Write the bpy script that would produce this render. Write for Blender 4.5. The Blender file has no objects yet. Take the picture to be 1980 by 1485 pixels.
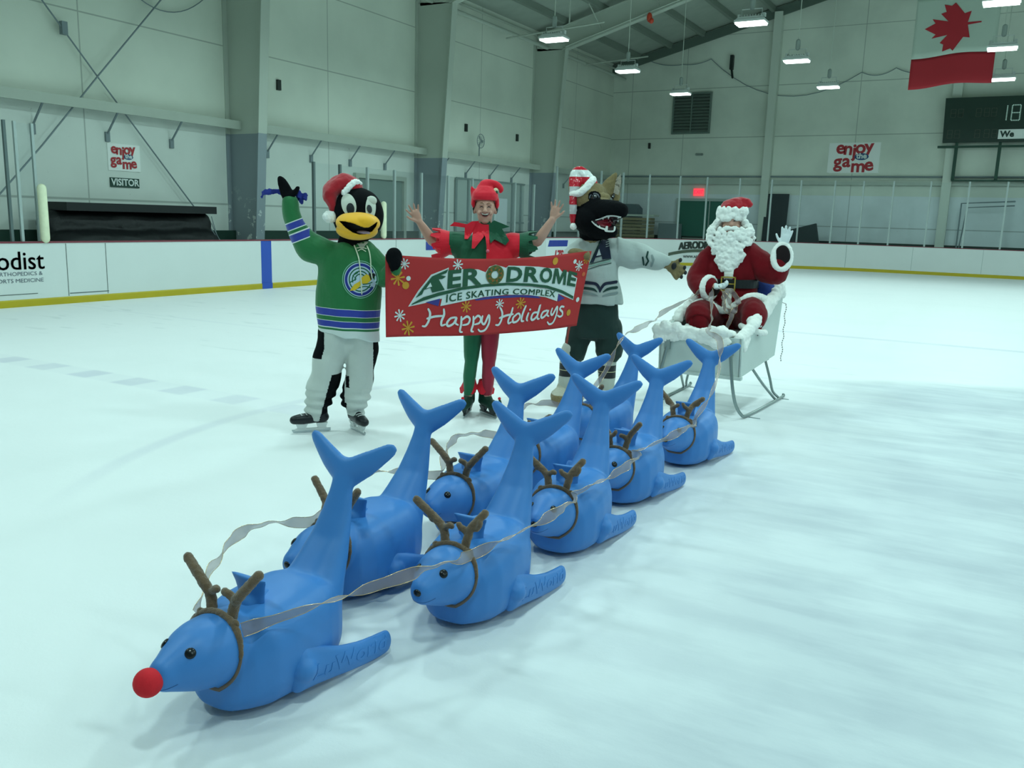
import bpy, bmesh, math, random
from mathutils import Vector, Matrix, noise
from mathutils.bvhtree import BVHTree

# ------------------------------------------------------------------ camera, light, exposure
SC = bpy.context.scene
COL = SC.collection
SC.view_settings.view_transform = 'Standard'
SC.view_settings.look = 'None'
SC.view_settings.gamma = 1.0
SC.view_settings.use_curve_mapping = False
SC.view_settings.exposure = 0.0

cam_data = bpy.data.cameras.new('camera')
cam_data.sensor_fit = 'HORIZONTAL'
cam_data.sensor_width = 36.0
cam_data.lens = 36.0 * 1661.0 / 1980.0
cam_data.clip_start = 0.05
cam = bpy.data.objects.new('camera', cam_data)
COL.objects.link(cam)
cam.matrix_world = Matrix(((0.87025609, -0.11765758, 0.47834196, 0.0),
                           (0.49174745, 0.15040958, -0.85764876, 0.0),
                           (0.02896166, 0.98159750, 0.18875266, 1.65),
                           (0, 0, 0, 1)))
SC.camera = cam

TINT = (0.68, 0.99, 0.97)
world = bpy.data.worlds.new('arena_air')
SC.world = world
world.use_nodes = True
bg = world.node_tree.nodes['Background']
bg.inputs[0].default_value = (0.42, 0.66, 0.62, 1)
bg.inputs[1].default_value = 0.15
LAMP_WATTS = 87.0

# ------------------------------------------------------------------ helpers
R = math.radians
def lin(h):
    h = h.lstrip('#')
    v = [int(h[i:i+2], 16) / 255 for i in (0, 2, 4)]
    return tuple((c / 12.92 if c <= .04045 else ((c + .055) / 1.055) ** 2.4) for c in v) + (1.0,)
_M = {}
def mat(name, col, rough=.6, metal=0.0, noise_amt=0.0, nscale=30.0, bump=0.0, bscale=60.0, sheen=0.0, emit=None, estr=0.0, coat=0.0, spec=.4, bdist=.01):
    if name in _M: return _M[name]
    m = bpy.data.materials.new(name); m.use_nodes = True
    nt = m.node_tree; b = nt.nodes['Principled BSDF']
    if isinstance(col, str): col = lin(col)
    b.inputs['Base Color'].default_value = col
    b.inputs['Roughness'].default_value = rough
    b.inputs['Metallic'].default_value = metal
    b.inputs['Specular IOR Level'].default_value = spec
    if sheen: b.inputs['Sheen Weight'].default_value = sheen
    if coat: b.inputs['Coat Weight'].default_value = coat
    if emit is not None:
        b.inputs['Emission Color'].default_value = lin(emit) if isinstance(emit, str) else emit
        b.inputs['Emission Strength'].default_value = estr
    if noise_amt or bump:
        tc = nt.nodes.new('ShaderNodeTexCoord')
        n = nt.nodes.new('ShaderNodeTexNoise'); n.inputs['Scale'].default_value = nscale; n.inputs['Detail'].default_value = 4
        nt.links.new(tc.outputs['Object'], n.inputs['Vector'])
        if noise_amt:
            mx = nt.nodes.new('ShaderNodeMix'); mx.data_type = 'RGBA'
            mx.inputs[6].default_value = tuple(c * (1 - noise_amt) for c in col[:3]) + (1,)
            mx.inputs[7].default_value = tuple(min(1, c * (1 + noise_amt)) for c in col[:3]) + (1,)
            nt.links.new(n.outputs['Fac'], mx.inputs[0]); nt.links.new(mx.outputs[2], b.inputs['Base Color'])
        if bump:
            n2 = nt.nodes.new('ShaderNodeTexNoise'); n2.inputs['Scale'].default_value = bscale; n2.inputs['Detail'].default_value = 5
            nt.links.new(tc.outputs['Object'], n2.inputs['Vector'])
            bp = nt.nodes.new('ShaderNodeBump'); bp.inputs['Strength'].default_value = bump; bp.inputs['Distance'].default_value = bdist
            nt.links.new(n2.outputs['Fac'], bp.inputs['Height']); nt.links.new(bp.outputs['Normal'], b.inputs['Normal'])
    _M[name] = m
    return m
def bands(name, coef, off, lo, hi, stops, rough=.75, bump=.25, bscale=40.0, sheen=.2):
    """cloth whose colour changes at sharp edges along coef.P+off ; stops = [(value, colour)...]"""
    m = bpy.data.materials.new(name); m.use_nodes = True
    nt = m.node_tree; b = nt.nodes['Principled BSDF']
    tc = nt.nodes.new('ShaderNodeTexCoord')
    d = nt.nodes.new('ShaderNodeVectorMath'); d.operation = 'DOT_PRODUCT'; d.inputs[1].default_value = coef
    nt.links.new(tc.outputs['Object'], d.inputs[0])
    mr = nt.nodes.new('ShaderNodeMapRange'); mr.inputs[1].default_value = lo - off; mr.inputs[2].default_value = hi - off
    nt.links.new(d.outputs['Value'], mr.inputs[0])
    cr = nt.nodes.new('ShaderNodeValToRGB'); cr.color_ramp.interpolation = 'CONSTANT'
    e = cr.color_ramp.elements
    e[0].position = 0; e[0].color = lin(stops[0][1])
    e[1].position = (stops[1][0] - lo) / (hi - lo); e[1].color = lin(stops[1][1])
    for v, c in stops[2:]:
        q = e.new((v - lo) / (hi - lo)); q.color = lin(c)
    nt.links.new(mr.outputs[0], cr.inputs[0]); nt.links.new(cr.outputs[0], b.inputs['Base Color'])
    b.inputs['Roughness'].default_value = rough; b.inputs['Sheen Weight'].default_value = sheen
    n2 = nt.nodes.new('ShaderNodeTexNoise'); n2.inputs['Scale'].default_value = bscale
    nt.links.new(tc.outputs['Object'], n2.inputs['Vector'])
    bp = nt.nodes.new('ShaderNodeBump'); bp.inputs['Strength'].default_value = bump; bp.inputs['Distance'].default_value = .01
    nt.links.new(n2.outputs['Fac'], bp.inputs['Height']); nt.links.new(bp.outputs['Normal'], b.inputs['Normal'])
    return m

def link_mesh(name, me, mats, parent=None, loc=None, rot=None, smooth=None):
    o = bpy.data.objects.new(name, me)
    COL.objects.link(o)
    if mats is not None:
        if len(me.materials): me.materials.clear()
        for m in (mats if isinstance(mats, (list, tuple)) else [mats]): me.materials.append(m)
    if smooth is not None:
        me.polygons.foreach_set('use_smooth', [smooth] * len(me.polygons))
    if parent is not None: o.parent = parent
    if loc is not None: o.location = loc
    if rot is not None: o.rotation_euler = rot
    return o
def mk(name, bm, mats, parent=None, loc=None, rot=None, smooth=False):
    bmesh.ops.recalc_face_normals(bm, faces=bm.faces)
    me = bpy.data.meshes.new(name); bm.to_mesh(me); bm.free()
    return link_mesh(name, me, mats, parent, loc, rot, smooth)
def tag(o, label=None, cat=None, group=None, kind=None):
    if label: o['label'] = label
    if cat: o['category'] = cat
    if group: o['group'] = group
    if kind: o['kind'] = kind
    return o
def thing(name, label, cat, loc=(0, 0, 0), rz=0.0, group=None):
    o = bpy.data.objects.new(name, None); COL.objects.link(o)
    o.empty_display_size = .1
    o.location = loc; o.rotation_euler = (0, 0, rz)
    return tag(o, label, cat, group)
def BM(): return bmesh.new()
def box(bm, x0, x1, y0, y1, z0, z1, mi=0, M=None):
    vs = [bm.verts.new(Vector(p) if M is None else M @ Vector(p)) for p in
          ((x0,y0,z0),(x1,y0,z0),(x1,y1,z0),(x0,y1,z0),(x0,y0,z1),(x1,y0,z1),(x1,y1,z1),(x0,y1,z1))]
    for q in ((3,2,1,0),(4,5,6,7),(0,1,5,4),(1,2,6,5),(2,3,7,6),(3,0,4,7)):
        f = bm.faces.new([vs[i] for i in q]); f.material_index = mi
    return vs
def prism(bm, pts, a, b, fn, mi=0):
    """extrude 2D outline pts between levels a and b ; fn(u,v,w)->xyz"""
    lo = [bm.verts.new(fn(u, v, a)) for u, v in pts]; hi = [bm.verts.new(fn(u, v, b)) for u, v in pts]
    n = len(pts)
    f1 = bm.faces.new(lo[::-1]); f2 = bm.faces.new(hi)
    f1.material_index = f2.material_index = mi
    for i in range(n):
        f = bm.faces.new((lo[i], lo[(i+1) % n], hi[(i+1) % n], hi[i])); f.material_index = mi
def catmull(pts, k=6):
    P = [Vector(p) for p in pts]; out = []
    for i in range(len(P) - 1):
        p0 = P[max(i-1, 0)]; p1 = P[i]; p2 = P[i+1]; p3 = P[min(i+2, len(P)-1)]
        for j in range(k):
            t = j / k
            out.append(.5*((2*p1)+(-p0+p2)*t+(2*p0-5*p1+4*p2-p3)*t*t+(-p0+3*p1-3*p2+p3)*t**3))
    out.append(P[-1]); return out
def lerpr(r, n):
    """resample radii list r to n entries"""
    if not isinstance(r, (list, tuple)): return [r] * n
    out = []
    for i in range(n):
        t = i / (n - 1) * (len(r) - 1); a = int(min(t, len(r) - 2)); f = t - a
        out.append(r[a] * (1 - f) + r[a+1] * f)
    return out
def tube(bm, pts, r, n=10, smooth=0, caps=True, flat=None, mi=0, up=None, closed=False):
    """swept tube with rounded ends; flat=(a,b) multiplies radius along the two frame axes (a along 'up' ref)"""
    P = catmull(pts, smooth) if smooth else [Vector(p) for p in pts]
    rr = lerpr(r, len(P))
    fa, fb = flat if flat else (1, 1)
    T = []
    for i in range(len(P)):
        if closed: d = P[(i+1) % len(P)] - P[i-1]
        else: d = P[min(i+1, len(P)-1)] - P[max(i-1, 0)]
        T.append(d.normalized())
    ref = Vector(up) if up is not None else (Vector((0, 0, 1)) if abs(T[0].z) < .9 else Vector((0, 1, 0)))
    A = (ref - T[0] * ref.dot(T[0])).normalized()
    rings = []
    def ring(c, a, b, s):
        return [bm.verts.new(c + (a * math.cos(2*math.pi*k/n) * fa + b * math.sin(2*math.pi*k/n) * fb) * s) for k in range(n)]
    for i, p in enumerate(P):
        if up is not None:
            A2 = ref - T[i] * ref.dot(T[i]); A = A2.normalized() if A2.length > 1e-4 else A
        else:
            A = (A - T[i] * A.dot(T[i])).normalized()
        B = T[i].cross(A)
        if i == 0 and caps and not closed:
            for q in (80, 55, 28):
                rings.append(ring(p - T[i] * rr[0] * min(fa, fb, 1) * math.sin(R(q)), A, B, rr[0] * math.cos(R(q))))
        rings.append(ring(p, A, B, rr[i]))
        if i == len(P) - 1 and caps and not closed:
            for q in (28, 55, 80):
                rings.append(ring(p + T[i] * rr[-1] * min(fa, fb, 1) * math.sin(R(q)), A, B, rr[-1] * math.cos(R(q))))
    m = len(rings)
    for i in range(m if closed else m - 1):
        a, b = rings[i], rings[(i+1) % m]
        for k in range(n):
            f = bm.faces.new((a[k], a[(k+1) % n], b[(k+1) % n], b[k])); f.material_index = mi
    if not closed:
        f = bm.faces.new(rings[0][::-1]); f.material_index = mi
        f = bm.faces.new(rings[-1]); f.material_index = mi
def ell(bm, c, r, rot=(0, 0, 0), u=20, v=12, mi=0):
    if not isinstance(r, (list, tuple)): r = (r, r, r)
    from mathutils import Euler
    M = Matrix.Translation(Vector(c)) @ Euler([R(a) for a in rot]).to_matrix().to_4x4() @ Matrix.Diagonal((r[0], r[1], r[2], 1))
    g = bmesh.ops.create_uvsphere(bm, u_segments=u, v_segments=v, radius=1.0, matrix=M)
    if mi:
        for vv in g['verts']:
            for f in vv.link_faces: f.material_index = mi
def loft(bm, rings, mi=0):
    """rings: lists of points, same count; closed ends"""
    V = [[bm.verts.new(p) for p in r] for r in rings]
    n = len(V[0])
    for a, b in zip(V[:-1], V[1:]):
        for k in range(n):
            f = bm.faces.new((a[k], a[(k+1) % n], b[(k+1) % n], b[k])); f.material_index = mi
    bm.faces.new(V[0][::-1]).material_index = mi; bm.faces.new(V[-1]).material_index = mi
def sring(cx, cy, z, a, b, n=28, p=2.3, axis='z', rot=0):
    """superellipse ring"""
    out = []
    for k in range(n):
        t = 2 * math.pi * k / n; c, s = math.cos(t), math.sin(t)
        x = a * math.copysign(abs(c) ** (2/p), c); y = b * math.copysign(abs(s) ** (2/p), s)
        if axis == 'z': out.append(Vector((cx + x, cy + y, z)))
        elif axis == 'y': out.append(Vector((cx + x, z, cy + y)))       # cx=x, cy=z centre, z=y level
        else: out.append(Vector((z, cx + x, cy + y)))
    return out
def fuse(bm, voxel=.008, it=8, fac=.5, wrinkle=None, fn=None):
    """weld overlapping closed shells into one continuous skin; returns Mesh datablock"""
    bmesh.ops.recalc_face_normals(bm, faces=bm.faces)
    me = bpy.data.meshes.new('fuse'); bm.to_mesh(me); bm.free()
    o = bpy.data.objects.new('fuse', me); COL.objects.link(o)
    md = o.modifiers.new('r', 'REMESH'); md.mode = 'VOXEL'; md.voxel_size = voxel; md.adaptivity = 0
    if it:
        sm = o.modifiers.new('s', 'SMOOTH'); sm.factor = fac; sm.iterations = it
    dg = bpy.context.evaluated_depsgraph_get(); dg.update()
    out = bpy.data.meshes.new_from_object(o.evaluated_get(dg), preserve_all_data_layers=False, depsgraph=dg)
    bpy.data.objects.remove(o); bpy.data.meshes.remove(me)
    if wrinkle:
        NR = [v.normal.copy() for v in out.vertices]
        amp, sc = wrinkle[:2]
        st = wrinkle[2] if len(wrinkle) > 2 else (1, 1, 1)
        for v, nv in zip(out.vertices, NR):
            q = Vector((v.co.x*sc*st[0], v.co.y*sc*st[1], v.co.z*sc*st[2]))
            v.co += nv * (noise.noise(q) * amp + noise.noise(q * 2.3) * amp * .4)
    if fn:
        NR = [v.normal.copy() for v in out.vertices]
        for v, nv in zip(out.vertices, NR): v.co = fn(v.co.copy(), nv)
    out.update()
    out.polygons.foreach_set('use_smooth', [True] * len(out.polygons))
    return out
def paint(me, fn):
    idx = [fn(p.center) for p in me.polygons]
    me.polygons.foreach_set('material_index', idx)
def bvh(me):
    return BVHTree.FromPolygons([v.co for v in me.vertices], [tuple(p.vertices) for p in me.polygons])
def text_bm(s, size=1.0, bold=0.0, shear=0.0, sx=1.0, spacing=1.0, align='CENTER', ext=0.0):
    """text as flat filled bmesh in XY plane, centred"""
    if 'M' in s and bold > 0:              # thicken by overprinting, the outline offset breaks the capital M
        out = BM()
        for dx, dy in ((-1, -.4), (-1, .4), (0, 0), (1, -.4), (1, .4)):
            merge(out, text_bm(s, size, 0.0, shear, sx, spacing, align, ext), lambda c: Vector((c.x + dx * bold, c.y + dy * bold, c.z)))
        return out
    cu = bpy.data.curves.new('t', 'FONT'); cu.body = s; cu.size = size; cu.offset = bold; cu.shear = shear
    cu.align_x = align; cu.align_y = 'CENTER'; cu.space_character = spacing; cu.extrude = ext; cu.resolution_u = 3
    o = bpy.data.objects.new('t', cu); COL.objects.link(o)
    dg = bpy.context.evaluated_depsgraph_get(); dg.update()
    me = bpy.data.meshes.new_from_object(o.evaluated_get(dg), depsgraph=dg)
    bpy.data.objects.remove(o); bpy.data.curves.remove(cu)
    bm = BM(); bm.from_mesh(me); bpy.data.meshes.remove(me)
    if sx != 1.0:
        for v in bm.verts: v.co.x *= sx
    return bm
def merge(dst, src, fn=None, mi=None):
    """append src bmesh into dst mapping vertices by fn"""
    vm = {}
    for v in src.verts: vm[v] = dst.verts.new(fn(v.co) if fn else v.co)
    for f in src.faces:
        try: nf = dst.faces.new([vm[v] for v in f.verts])
        except ValueError: continue
        nf.material_index = f.material_index if mi is None else mi
    src.free()
def refine(bm, L):
    bm.normal_update()
    bmesh.ops.triangulate(bm, faces=[f for f in bm.faces if len(f.verts) > 4])
    for _ in range(5):
        es = [e for e in bm.edges if e.calc_length() > L]
        if not es: break
        bmesh.ops.subdivide_edges(bm, edges=es, cuts=1, use_grid_fill=False)
        bmesh.ops.triangulate(bm, faces=[f for f in bm.faces if len(f.verts) > 4])
def poly(bm, pts, mi=0):
    f = bm.faces.new([bm.verts.new((p[0], p[1], 0)) for p in pts]); f.material_index = mi; f.normal_update()
def disc(bm, cx, cy, rx, ry, n=32, mi=0):
    poly(bm, [(cx + rx*math.cos(2*math.pi*k/n), cy + ry*math.sin(2*math.pi*k/n)) for k in range(n)], mi)
def annulus(bm, cx, cy, r0, r1, n=48, a0=0, a1=360, mi=0, asp=1.0):
    full = abs(a1 - a0 - 360) < .1
    m = n + (0 if full else 1)
    I = []; O = []
    for k in range(m):
        t = R(a0 + (a1 - a0) * k / n)
        I.append(bm.verts.new((cx + r0*math.cos(t), cy + r0*math.sin(t)*asp, 0))); O.append(bm.verts.new((cx + r1*math.cos(t), cy + r1*math.sin(t)*asp, 0)))
    for k in range(n):
        j = (k+1) % m if full else k+1
        bm.faces.new((I[k], O[k], O[j], I[j])).material_index = mi
def stroke(bm, pts, w, smooth=6, mi=0):
    """flat pen stroke in the XY plane"""
    P = catmull([(p[0], p[1], 0) for p in pts], smooth) if smooth else [Vector((p[0], p[1], 0)) for p in pts]
    ww = lerpr(w, len(P))
    L = []; Rr = []
    for i, p in enumerate(P):
        d = (P[min(i+1, len(P)-1)] - P[max(i-1, 0)])
        d = d.normalized() if d.length > 1e-9 else Vector((1, 0, 0))
        n = Vector((-d.y, d.x, 0)) * ww[i] * .5
        L.append(bm.verts.new(p + n)); Rr.append(bm.verts.new(p - n))
    for i in range(len(P) - 1):
        bm.faces.new((L[i], Rr[i], Rr[i+1], L[i+1])).material_index = mi
    for i in (0, -1):
        n = 10; pts2 = [(P[i].x + ww[i]*.5*math.cos(2*math.pi*k/n), P[i].y + ww[i]*.5*math.sin(2*math.pi*k/n)) for k in range(n)]
        poly(bm, pts2, mi)
def drape(name, bm, tree, mats, parent, off=.004, L=.03, y0=-2.0, d=(0, 1, 0), yfb=0.0):
    """lay a flat XY drawing (x->x, y->z) onto a body surface by casting along +y"""
    refine(bm, L)
    for v in bm.verts:
        h = tree.ray_cast(Vector((v.co.x, y0, v.co.y)), Vector(d))
        y = h[0].y if h[0] is not None else yfb
        v.co = Vector((v.co.x, y - off, v.co.y))
    me = bpy.data.meshes.new(name); bm.to_mesh(me); bm.free()
    return link_mesh(name, me, mats, parent)
def hand(bm, wrist, d, nrm, s=1.0, curl=.3, spread=.18, thumb=1, fr=.009, mitt=False):
    """palm, four unequal fingers and a thumb; d = pointing direction, nrm = palm normal (palm side)"""
    d = Vector(d).normalized(); nrm = Vector(nrm); nrm = (nrm - d * nrm.dot(d)).normalized()
    side = d.cross(nrm) * thumb          # towards thumb
    w = Vector(wrist)
    def P(a, b, c): return w + (d * a + side * b + nrm * c) * s
    tube(bm, [P(-.03, 0, 0), P(.02, 0, 0), P(.055, 0, 0), P(.088, 0, 0)], [.026*s, .034*s, .041*s, .038*s], n=12, smooth=3, flat=(.42, 1.0), up=nrm)
    for i, (b, l, c) in enumerate(((.030, .072, 0), (.0105, .082, 0), (-.0105, .076, 0), (-.030, .058, 0))):
        ang = b / .03 * spread
        base = P(.082 + (0 if i in (1, 2) else -.006), b, 0)
        f = (d * math.cos(ang) + side * math.sin(ang)); pts = [base - f * .02 * s, base]; cur = 0
        p = base
        for q, fr_ in enumerate((.45, .31, .24)):
            cur += curl * (.6 if q == 0 else 1.0)
            v = f * math.cos(cur) + nrm * math.sin(cur)
            p = p + v * l * fr_ * s; pts.append(p)
        tube(bm, pts, [fr*s*1.1, fr*s*1.05, fr*s, fr*s*.92, fr*s*.8], n=8, smooth=2)
    tp = [P(.01, .018, .004), P(.035, .038, .010), P(.062, .062, .016), P(.085, .074, .020)]
    tube(bm, tp, [.014*s, .0125*s, .0105*s, .009*s], n=8, smooth=2)
# ------------------------------------------------------------------ setting: ice, walls, roof
def nd(nt, t, **k):
    n = nt.nodes.new(t)
    for a, v in k.items(): setattr(n, a, v)
    return n
def mth(nt, op, a, b=None, c=None, clamp=False):
    n = nd(nt, 'ShaderNodeMath', operation=op); n.use_clamp = clamp
    for i, v in enumerate((a, b, c)):
        if v is None: continue
        if isinstance(v, (int, float)): n.inputs[i].default_value = v
        else: nt.links.new(v, n.inputs[i])
    return n.outputs[0]
def mixc(nt, f, a, b):
    n = nd(nt, 'ShaderNodeMix', data_type='RGBA')
    if isinstance(f, (int, float)): n.inputs[0].default_value = f
    else: nt.links.new(f, n.inputs[0])
    for i, v in ((6, a), (7, b)):
        if isinstance(v, (tuple, list)): n.inputs[i].default_value = v
        else: nt.links.new(v, n.inputs[i])
    return n.outputs[2]
def noise_n(nt, vec, scale, detail=3, rough=.5, mscale=None, rot=None):
    if mscale or rot:
        mp = nd(nt, 'ShaderNodeMapping')
        if rot: mp.inputs['Rotation'].default_value = rot
        if mscale: mp.inputs['Scale'].default_value = mscale
        nt.links.new(vec, mp.inputs[0]); vec = mp.outputs[0]
    n = nd(nt, 'ShaderNodeTexNoise'); n.inputs['Scale'].default_value = scale; n.inputs['Detail'].default_value = detail; n.inputs['Roughness'].default_value = rough
    nt.links.new(vec, n.inputs['Vector']); return n.outputs['Fac']
def remap(nt, v, a, b, c=0, d=1):
    n = nd(nt, 'ShaderNodeMapRange'); n.inputs[1].default_value = a; n.inputs[2].default_value = b; n.inputs[3].default_value = c; n.inputs[4].default_value = d
    n.interpolation_type = 'SMOOTHSTEP'
    nt.links.new(v, n.inputs[0]); return n.outputs[0]
def ice_mat():
    m = bpy.data.materials.new('ice'); m.use_nodes = True; nt = m.node_tree; b = nt.nodes['Principled BSDF']
    tc = nd(nt, 'ShaderNodeTexCoord'); V = tc.outputs['Object']
    sp = nd(nt, 'ShaderNodeSeparateXYZ'); nt.links.new(V, sp.inputs[0]); X, Y = sp.outputs[0], sp.outputs[1]
    base = (.84, .85, .86, 1)
    # scuffed, snowy ice to the right of the sleigh
    ed = noise_n(nt, V, .5, 3)
    e1 = mth(nt, 'ADD', mth(nt, 'MULTIPLY', X, 1.0), mth(nt, 'MULTIPLY', ed, 1.6))
    mask = mth(nt, 'MULTIPLY', remap(nt, e1, -1.9, .6), remap(nt, mth(nt, 'ADD', mth(nt, 'SUBTRACT', Y, mth(nt, 'MULTIPLY', X, .35)), mth(nt, 'MULTIPLY', ed, 1.4)), 10.9, 11.4, 1, 0))
    st = noise_n(nt, V, 1.6, 5, .6, mscale=(.55, 2.6, 1), rot=(0, 0, R(-25)))
    cl = noise_n(nt, V, .9, 4, .55)
    sn = mth(nt, 'ADD', mth(nt, 'MULTIPLY', remap(nt, st, .38, .62), .5), mth(nt, 'MULTIPLY', remap(nt, cl, .4, .62), .5))
    scuff = mixc(nt, sn, (.47, .51, .57, 1), (.66, .70, .74, 1))
    col = mixc(nt, mth(nt, 'MULTIPLY', mask, .95), base, scuff)
    # soft drifts over the fresh sheet
    dr = remap(nt, noise_n(nt, V, .35, 4, .6, mscale=(.7, 1.6, 1)), .45, .7)
    col = mixc(nt, mth(nt, 'MULTIPLY', dr, .10), col, (.66, .72, .72, 1))
    # markings frozen under the surface
    cov = remap(nt, noise_n(nt, V, 1.1, 3), .25, .6, .45, 1)
    def line(c, hw, soft=.035): return remap(nt, mth(nt, 'ABSOLUTE', mth(nt, 'SUBTRACT', Y, c)), hw, hw + soft, 1, 0)
    cl_ = line(5.33, .13, .06)
    ch = remap(nt, mth(nt, 'ABSOLUTE', mth(nt, 'SUBTRACT', mth(nt, 'FRACT', mth(nt, 'DIVIDE', mth(nt, 'ADD', X, 40.13), .68)), .5)), .17, .27, 1, 0)
    checks = mth(nt, 'MULTIPLY', cl_, mth(nt, 'ADD', mth(nt, 'MULTIPLY', ch, .72), .18))
    bl = mth(nt, 'MULTIPLY', line(14.12, .07, .06), .75)
    bl2 = mth(nt, 'MULTIPLY', line(9.0, .02, .04), .28)
    dx = mth(nt, 'SUBTRACT', X, -.87); dy = mth(nt, 'SUBTRACT', Y, 5.33)
    dist = mth(nt, 'SQRT', mth(nt, 'ADD', mth(nt, 'MULTIPLY', dx, dx), mth(nt, 'MULTIPLY', dy, dy)))
    rg = mth(nt, 'MULTIPLY', remap(nt, mth(nt, 'ABSOLUTE', mth(nt, 'SUBTRACT', dist, 4.42)), .02, .10, 1, 0), .5)
    rg = mth(nt, "MULTIPLY", rg, remap(nt, X, -5.1, -4.3, 1, 0)); checks = mth(nt, "MULTIPLY", checks, remap(nt, X, -5.6, -4.6, 1, .15))
    mk_ = mth(nt, 'MULTIPLY', mth(nt, 'MAXIMUM', mth(nt, 'MAXIMUM', checks, rg), mth(nt, 'MAXIMUM', bl, bl2)), cov, clamp=True)
    col = mixc(nt, mth(nt, 'MULTIPLY', mk_, .55), col, (.50, .50, .62, 1))
    # old scuff marks behind the penguin figure
    sc = remap(nt, noise_n(nt, V, 1.4, 2, .5, mscale=(.8, 3.0, 1), rot=(0, 0, R(-28))), .62, .70)
    scm = mth(nt, 'MULTIPLY', remap(nt, Y, 6.4, 7.2), remap(nt, Y, 10.5, 12.5, 1, 0))
    col = mixc(nt, mth(nt, 'MULTIPLY', mth(nt, 'MULTIPLY', sc, scm), .35), col, (.55, .58, .60, 1))
    nt.links.new(col, b.inputs['Base Color'])
    b.inputs['Roughness'].default_value = .42; b.inputs['Specular IOR Level'].default_value = .25
    rr = mth(nt, 'ADD', mth(nt, 'MULTIPLY', noise_n(nt, V, 3, 4), .35), .32)
    nt.links.new(rr, b.inputs['Roughness'])
    bp = nd(nt, 'ShaderNodeBump'); bp.inputs['Strength'].default_value = .25; bp.inputs['Distance'].default_value = .01
    nt.links.new(noise_n(nt, V, 9, 6, .65), bp.inputs['Height']); nt.links.new(bp.outputs['Normal'], b.inputs['Normal'])
    return m
bm = BM(); box(bm, -17.2, 17, -8, 39.7, -.2, 0.0)
tag(mk('floor', bm, ice_mat()), 'white resurfaced rink ice with faint painted lines', kind='structure')

def wall_mat(name, axis, joints_z, joints_h, upper, lower, zsplit, dirt=.12):
    m = bpy.data.materials.new(name); m.use_nodes = True; nt = m.node_tree; b = nt.nodes['Principled BSDF']
    tc = nd(nt, 'ShaderNodeTexCoord'); V = tc.outputs['Object']
    sp = nd(nt, 'ShaderNodeSeparateXYZ'); nt.links.new(V, sp.inputs[0]); H_ = sp.outputs[axis]; Z = sp.outputs[2]
    col = mixc(nt, mth(nt, 'GREATER_THAN', Z, zsplit), lin(lower), lin(upper))
    ns = remap(nt, noise_n(nt, V, .5, 4), .35, .7)
    col = mixc(nt, mth(nt, 'MULTIPLY', ns, dirt), col, lin('#6d7a70'))
    sp2 = remap(nt, noise_n(nt, V, 7, 3, .7), .70, .76)
    low = mth(nt, 'LESS_THAN', Z, zsplit)
    col = mixc(nt, mth(nt, 'MULTIPLY', mth(nt, 'MULTIPLY', sp2, low), .35), col, lin('#66736c'))
    jm = None
    for z, w in joints_z:
        j = remap(nt, mth(nt, 'ABSOLUTE', mth(nt, 'SUBTRACT', Z, z)), w * .5, w, 1, 0)
        jm = j if jm is None else mth(nt, 'MAXIMUM', jm, j)
    for h in joints_h:
        j = remap(nt, mth(nt, 'ABSOLUTE', mth(nt, 'SUBTRACT', H_, h)), .008, .022, 1, 0)
        jm = mth(nt, 'MAXIMUM', jm, j)
    col = mixc(nt, mth(nt, 'MULTIPLY', jm, .42), col, lin('#46564f'))
    nt.links.new(col, b.inputs['Base Color']); b.inputs['Roughness'].default_value = .7; b.inputs['Specular IOR Level'].default_value = .2
    bp = nd(nt, 'ShaderNodeBump'); bp.inputs['Strength'].default_value = .3; bp.inputs['Distance'].default_value = .05
    nt.links.new(noise_n(nt, V, .8, 3), bp.inputs['Height']); nt.links.new(bp.outputs['Normal'], b.inputs['Normal'])
    return m
XW, YW, XL, YB = -16.97, 39.5, -13.87, 36.8
def roof_z(x): return 8.95 + .26 * (x - XW) if x < -.9 else 8.95 + .26 * (-.9 - XW) - .26 * (x + .9)
wl = wall_mat('wall_panels_left', 1, ((1.80, .03), (5.55, .02), (7.5, .02)), (11.8, 19.35, 27.5, 35.4), '#dfe6d8', '#dfe6df', 3.75)
wb = wall_mat('wall_panels_back', 0, ((1.72, .03), (5.52, .025), (7.67, .025), (9.9, .02)), (-13.4, -5.9, .9, -16.0), '#e2e9dc', '#e6eef0', 3.02, .2)
bm = BM(); box(bm, XW - .2, XW, -8, YW + .2, 0, 9.2)
tag(mk('wall_left', bm, wl), kind='structure')
bm = BM(); prism(bm, [(XW, 0), (17, 0), (17, roof_z(17)+.15), (-.9, roof_z(-.9)+.15), (XW, roof_z(XW)+.15)], YW, YW + .2, lambda u, v, w: (u, w, v))
tag(mk('wall_back', bm, wb), kind='structure')
bm = BM(); box(bm, 17, 17.2, -8.2, YW + .2, 0, roof_z(17) + .2)
tag(mk('wall_right', bm, wb), kind='structure')
bm = BM(); prism(bm, [(XW, 0), (17, 0), (17, roof_z(17)+.15), (-.9, roof_z(-.9)+.15), (XW, roof_z(XW)+.15)], -8.2, -8, lambda u, v, w: (u, w, v))
tag(mk('wall_near', bm, wb), kind='structure')
roofm = mat('roof_insulation', '#a3aea3', .8, noise_amt=.15, nscale=2.0)
bm = BM(); prism(bm, [(XW - .2, roof_z(XW) - .05), (-.9, roof_z(-.9)), (17, roof_z(17)), (17, roof_z(17) + .2), (-.9, roof_z(-.9) + .2), (XW - .2, roof_z(XW) + .15)], -8, YW + .2, lambda u, v, w: (u, w, v))
tag(mk('ceiling', bm, roofm), kind='structure')
steel = mat('painted_steel', '#b4bdb1', .55, noise_amt=.06, nscale=3)
steelg = mat('steel_grey_paint', '#7e8c90', .6, noise_amt=.12, nscale=3)
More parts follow.
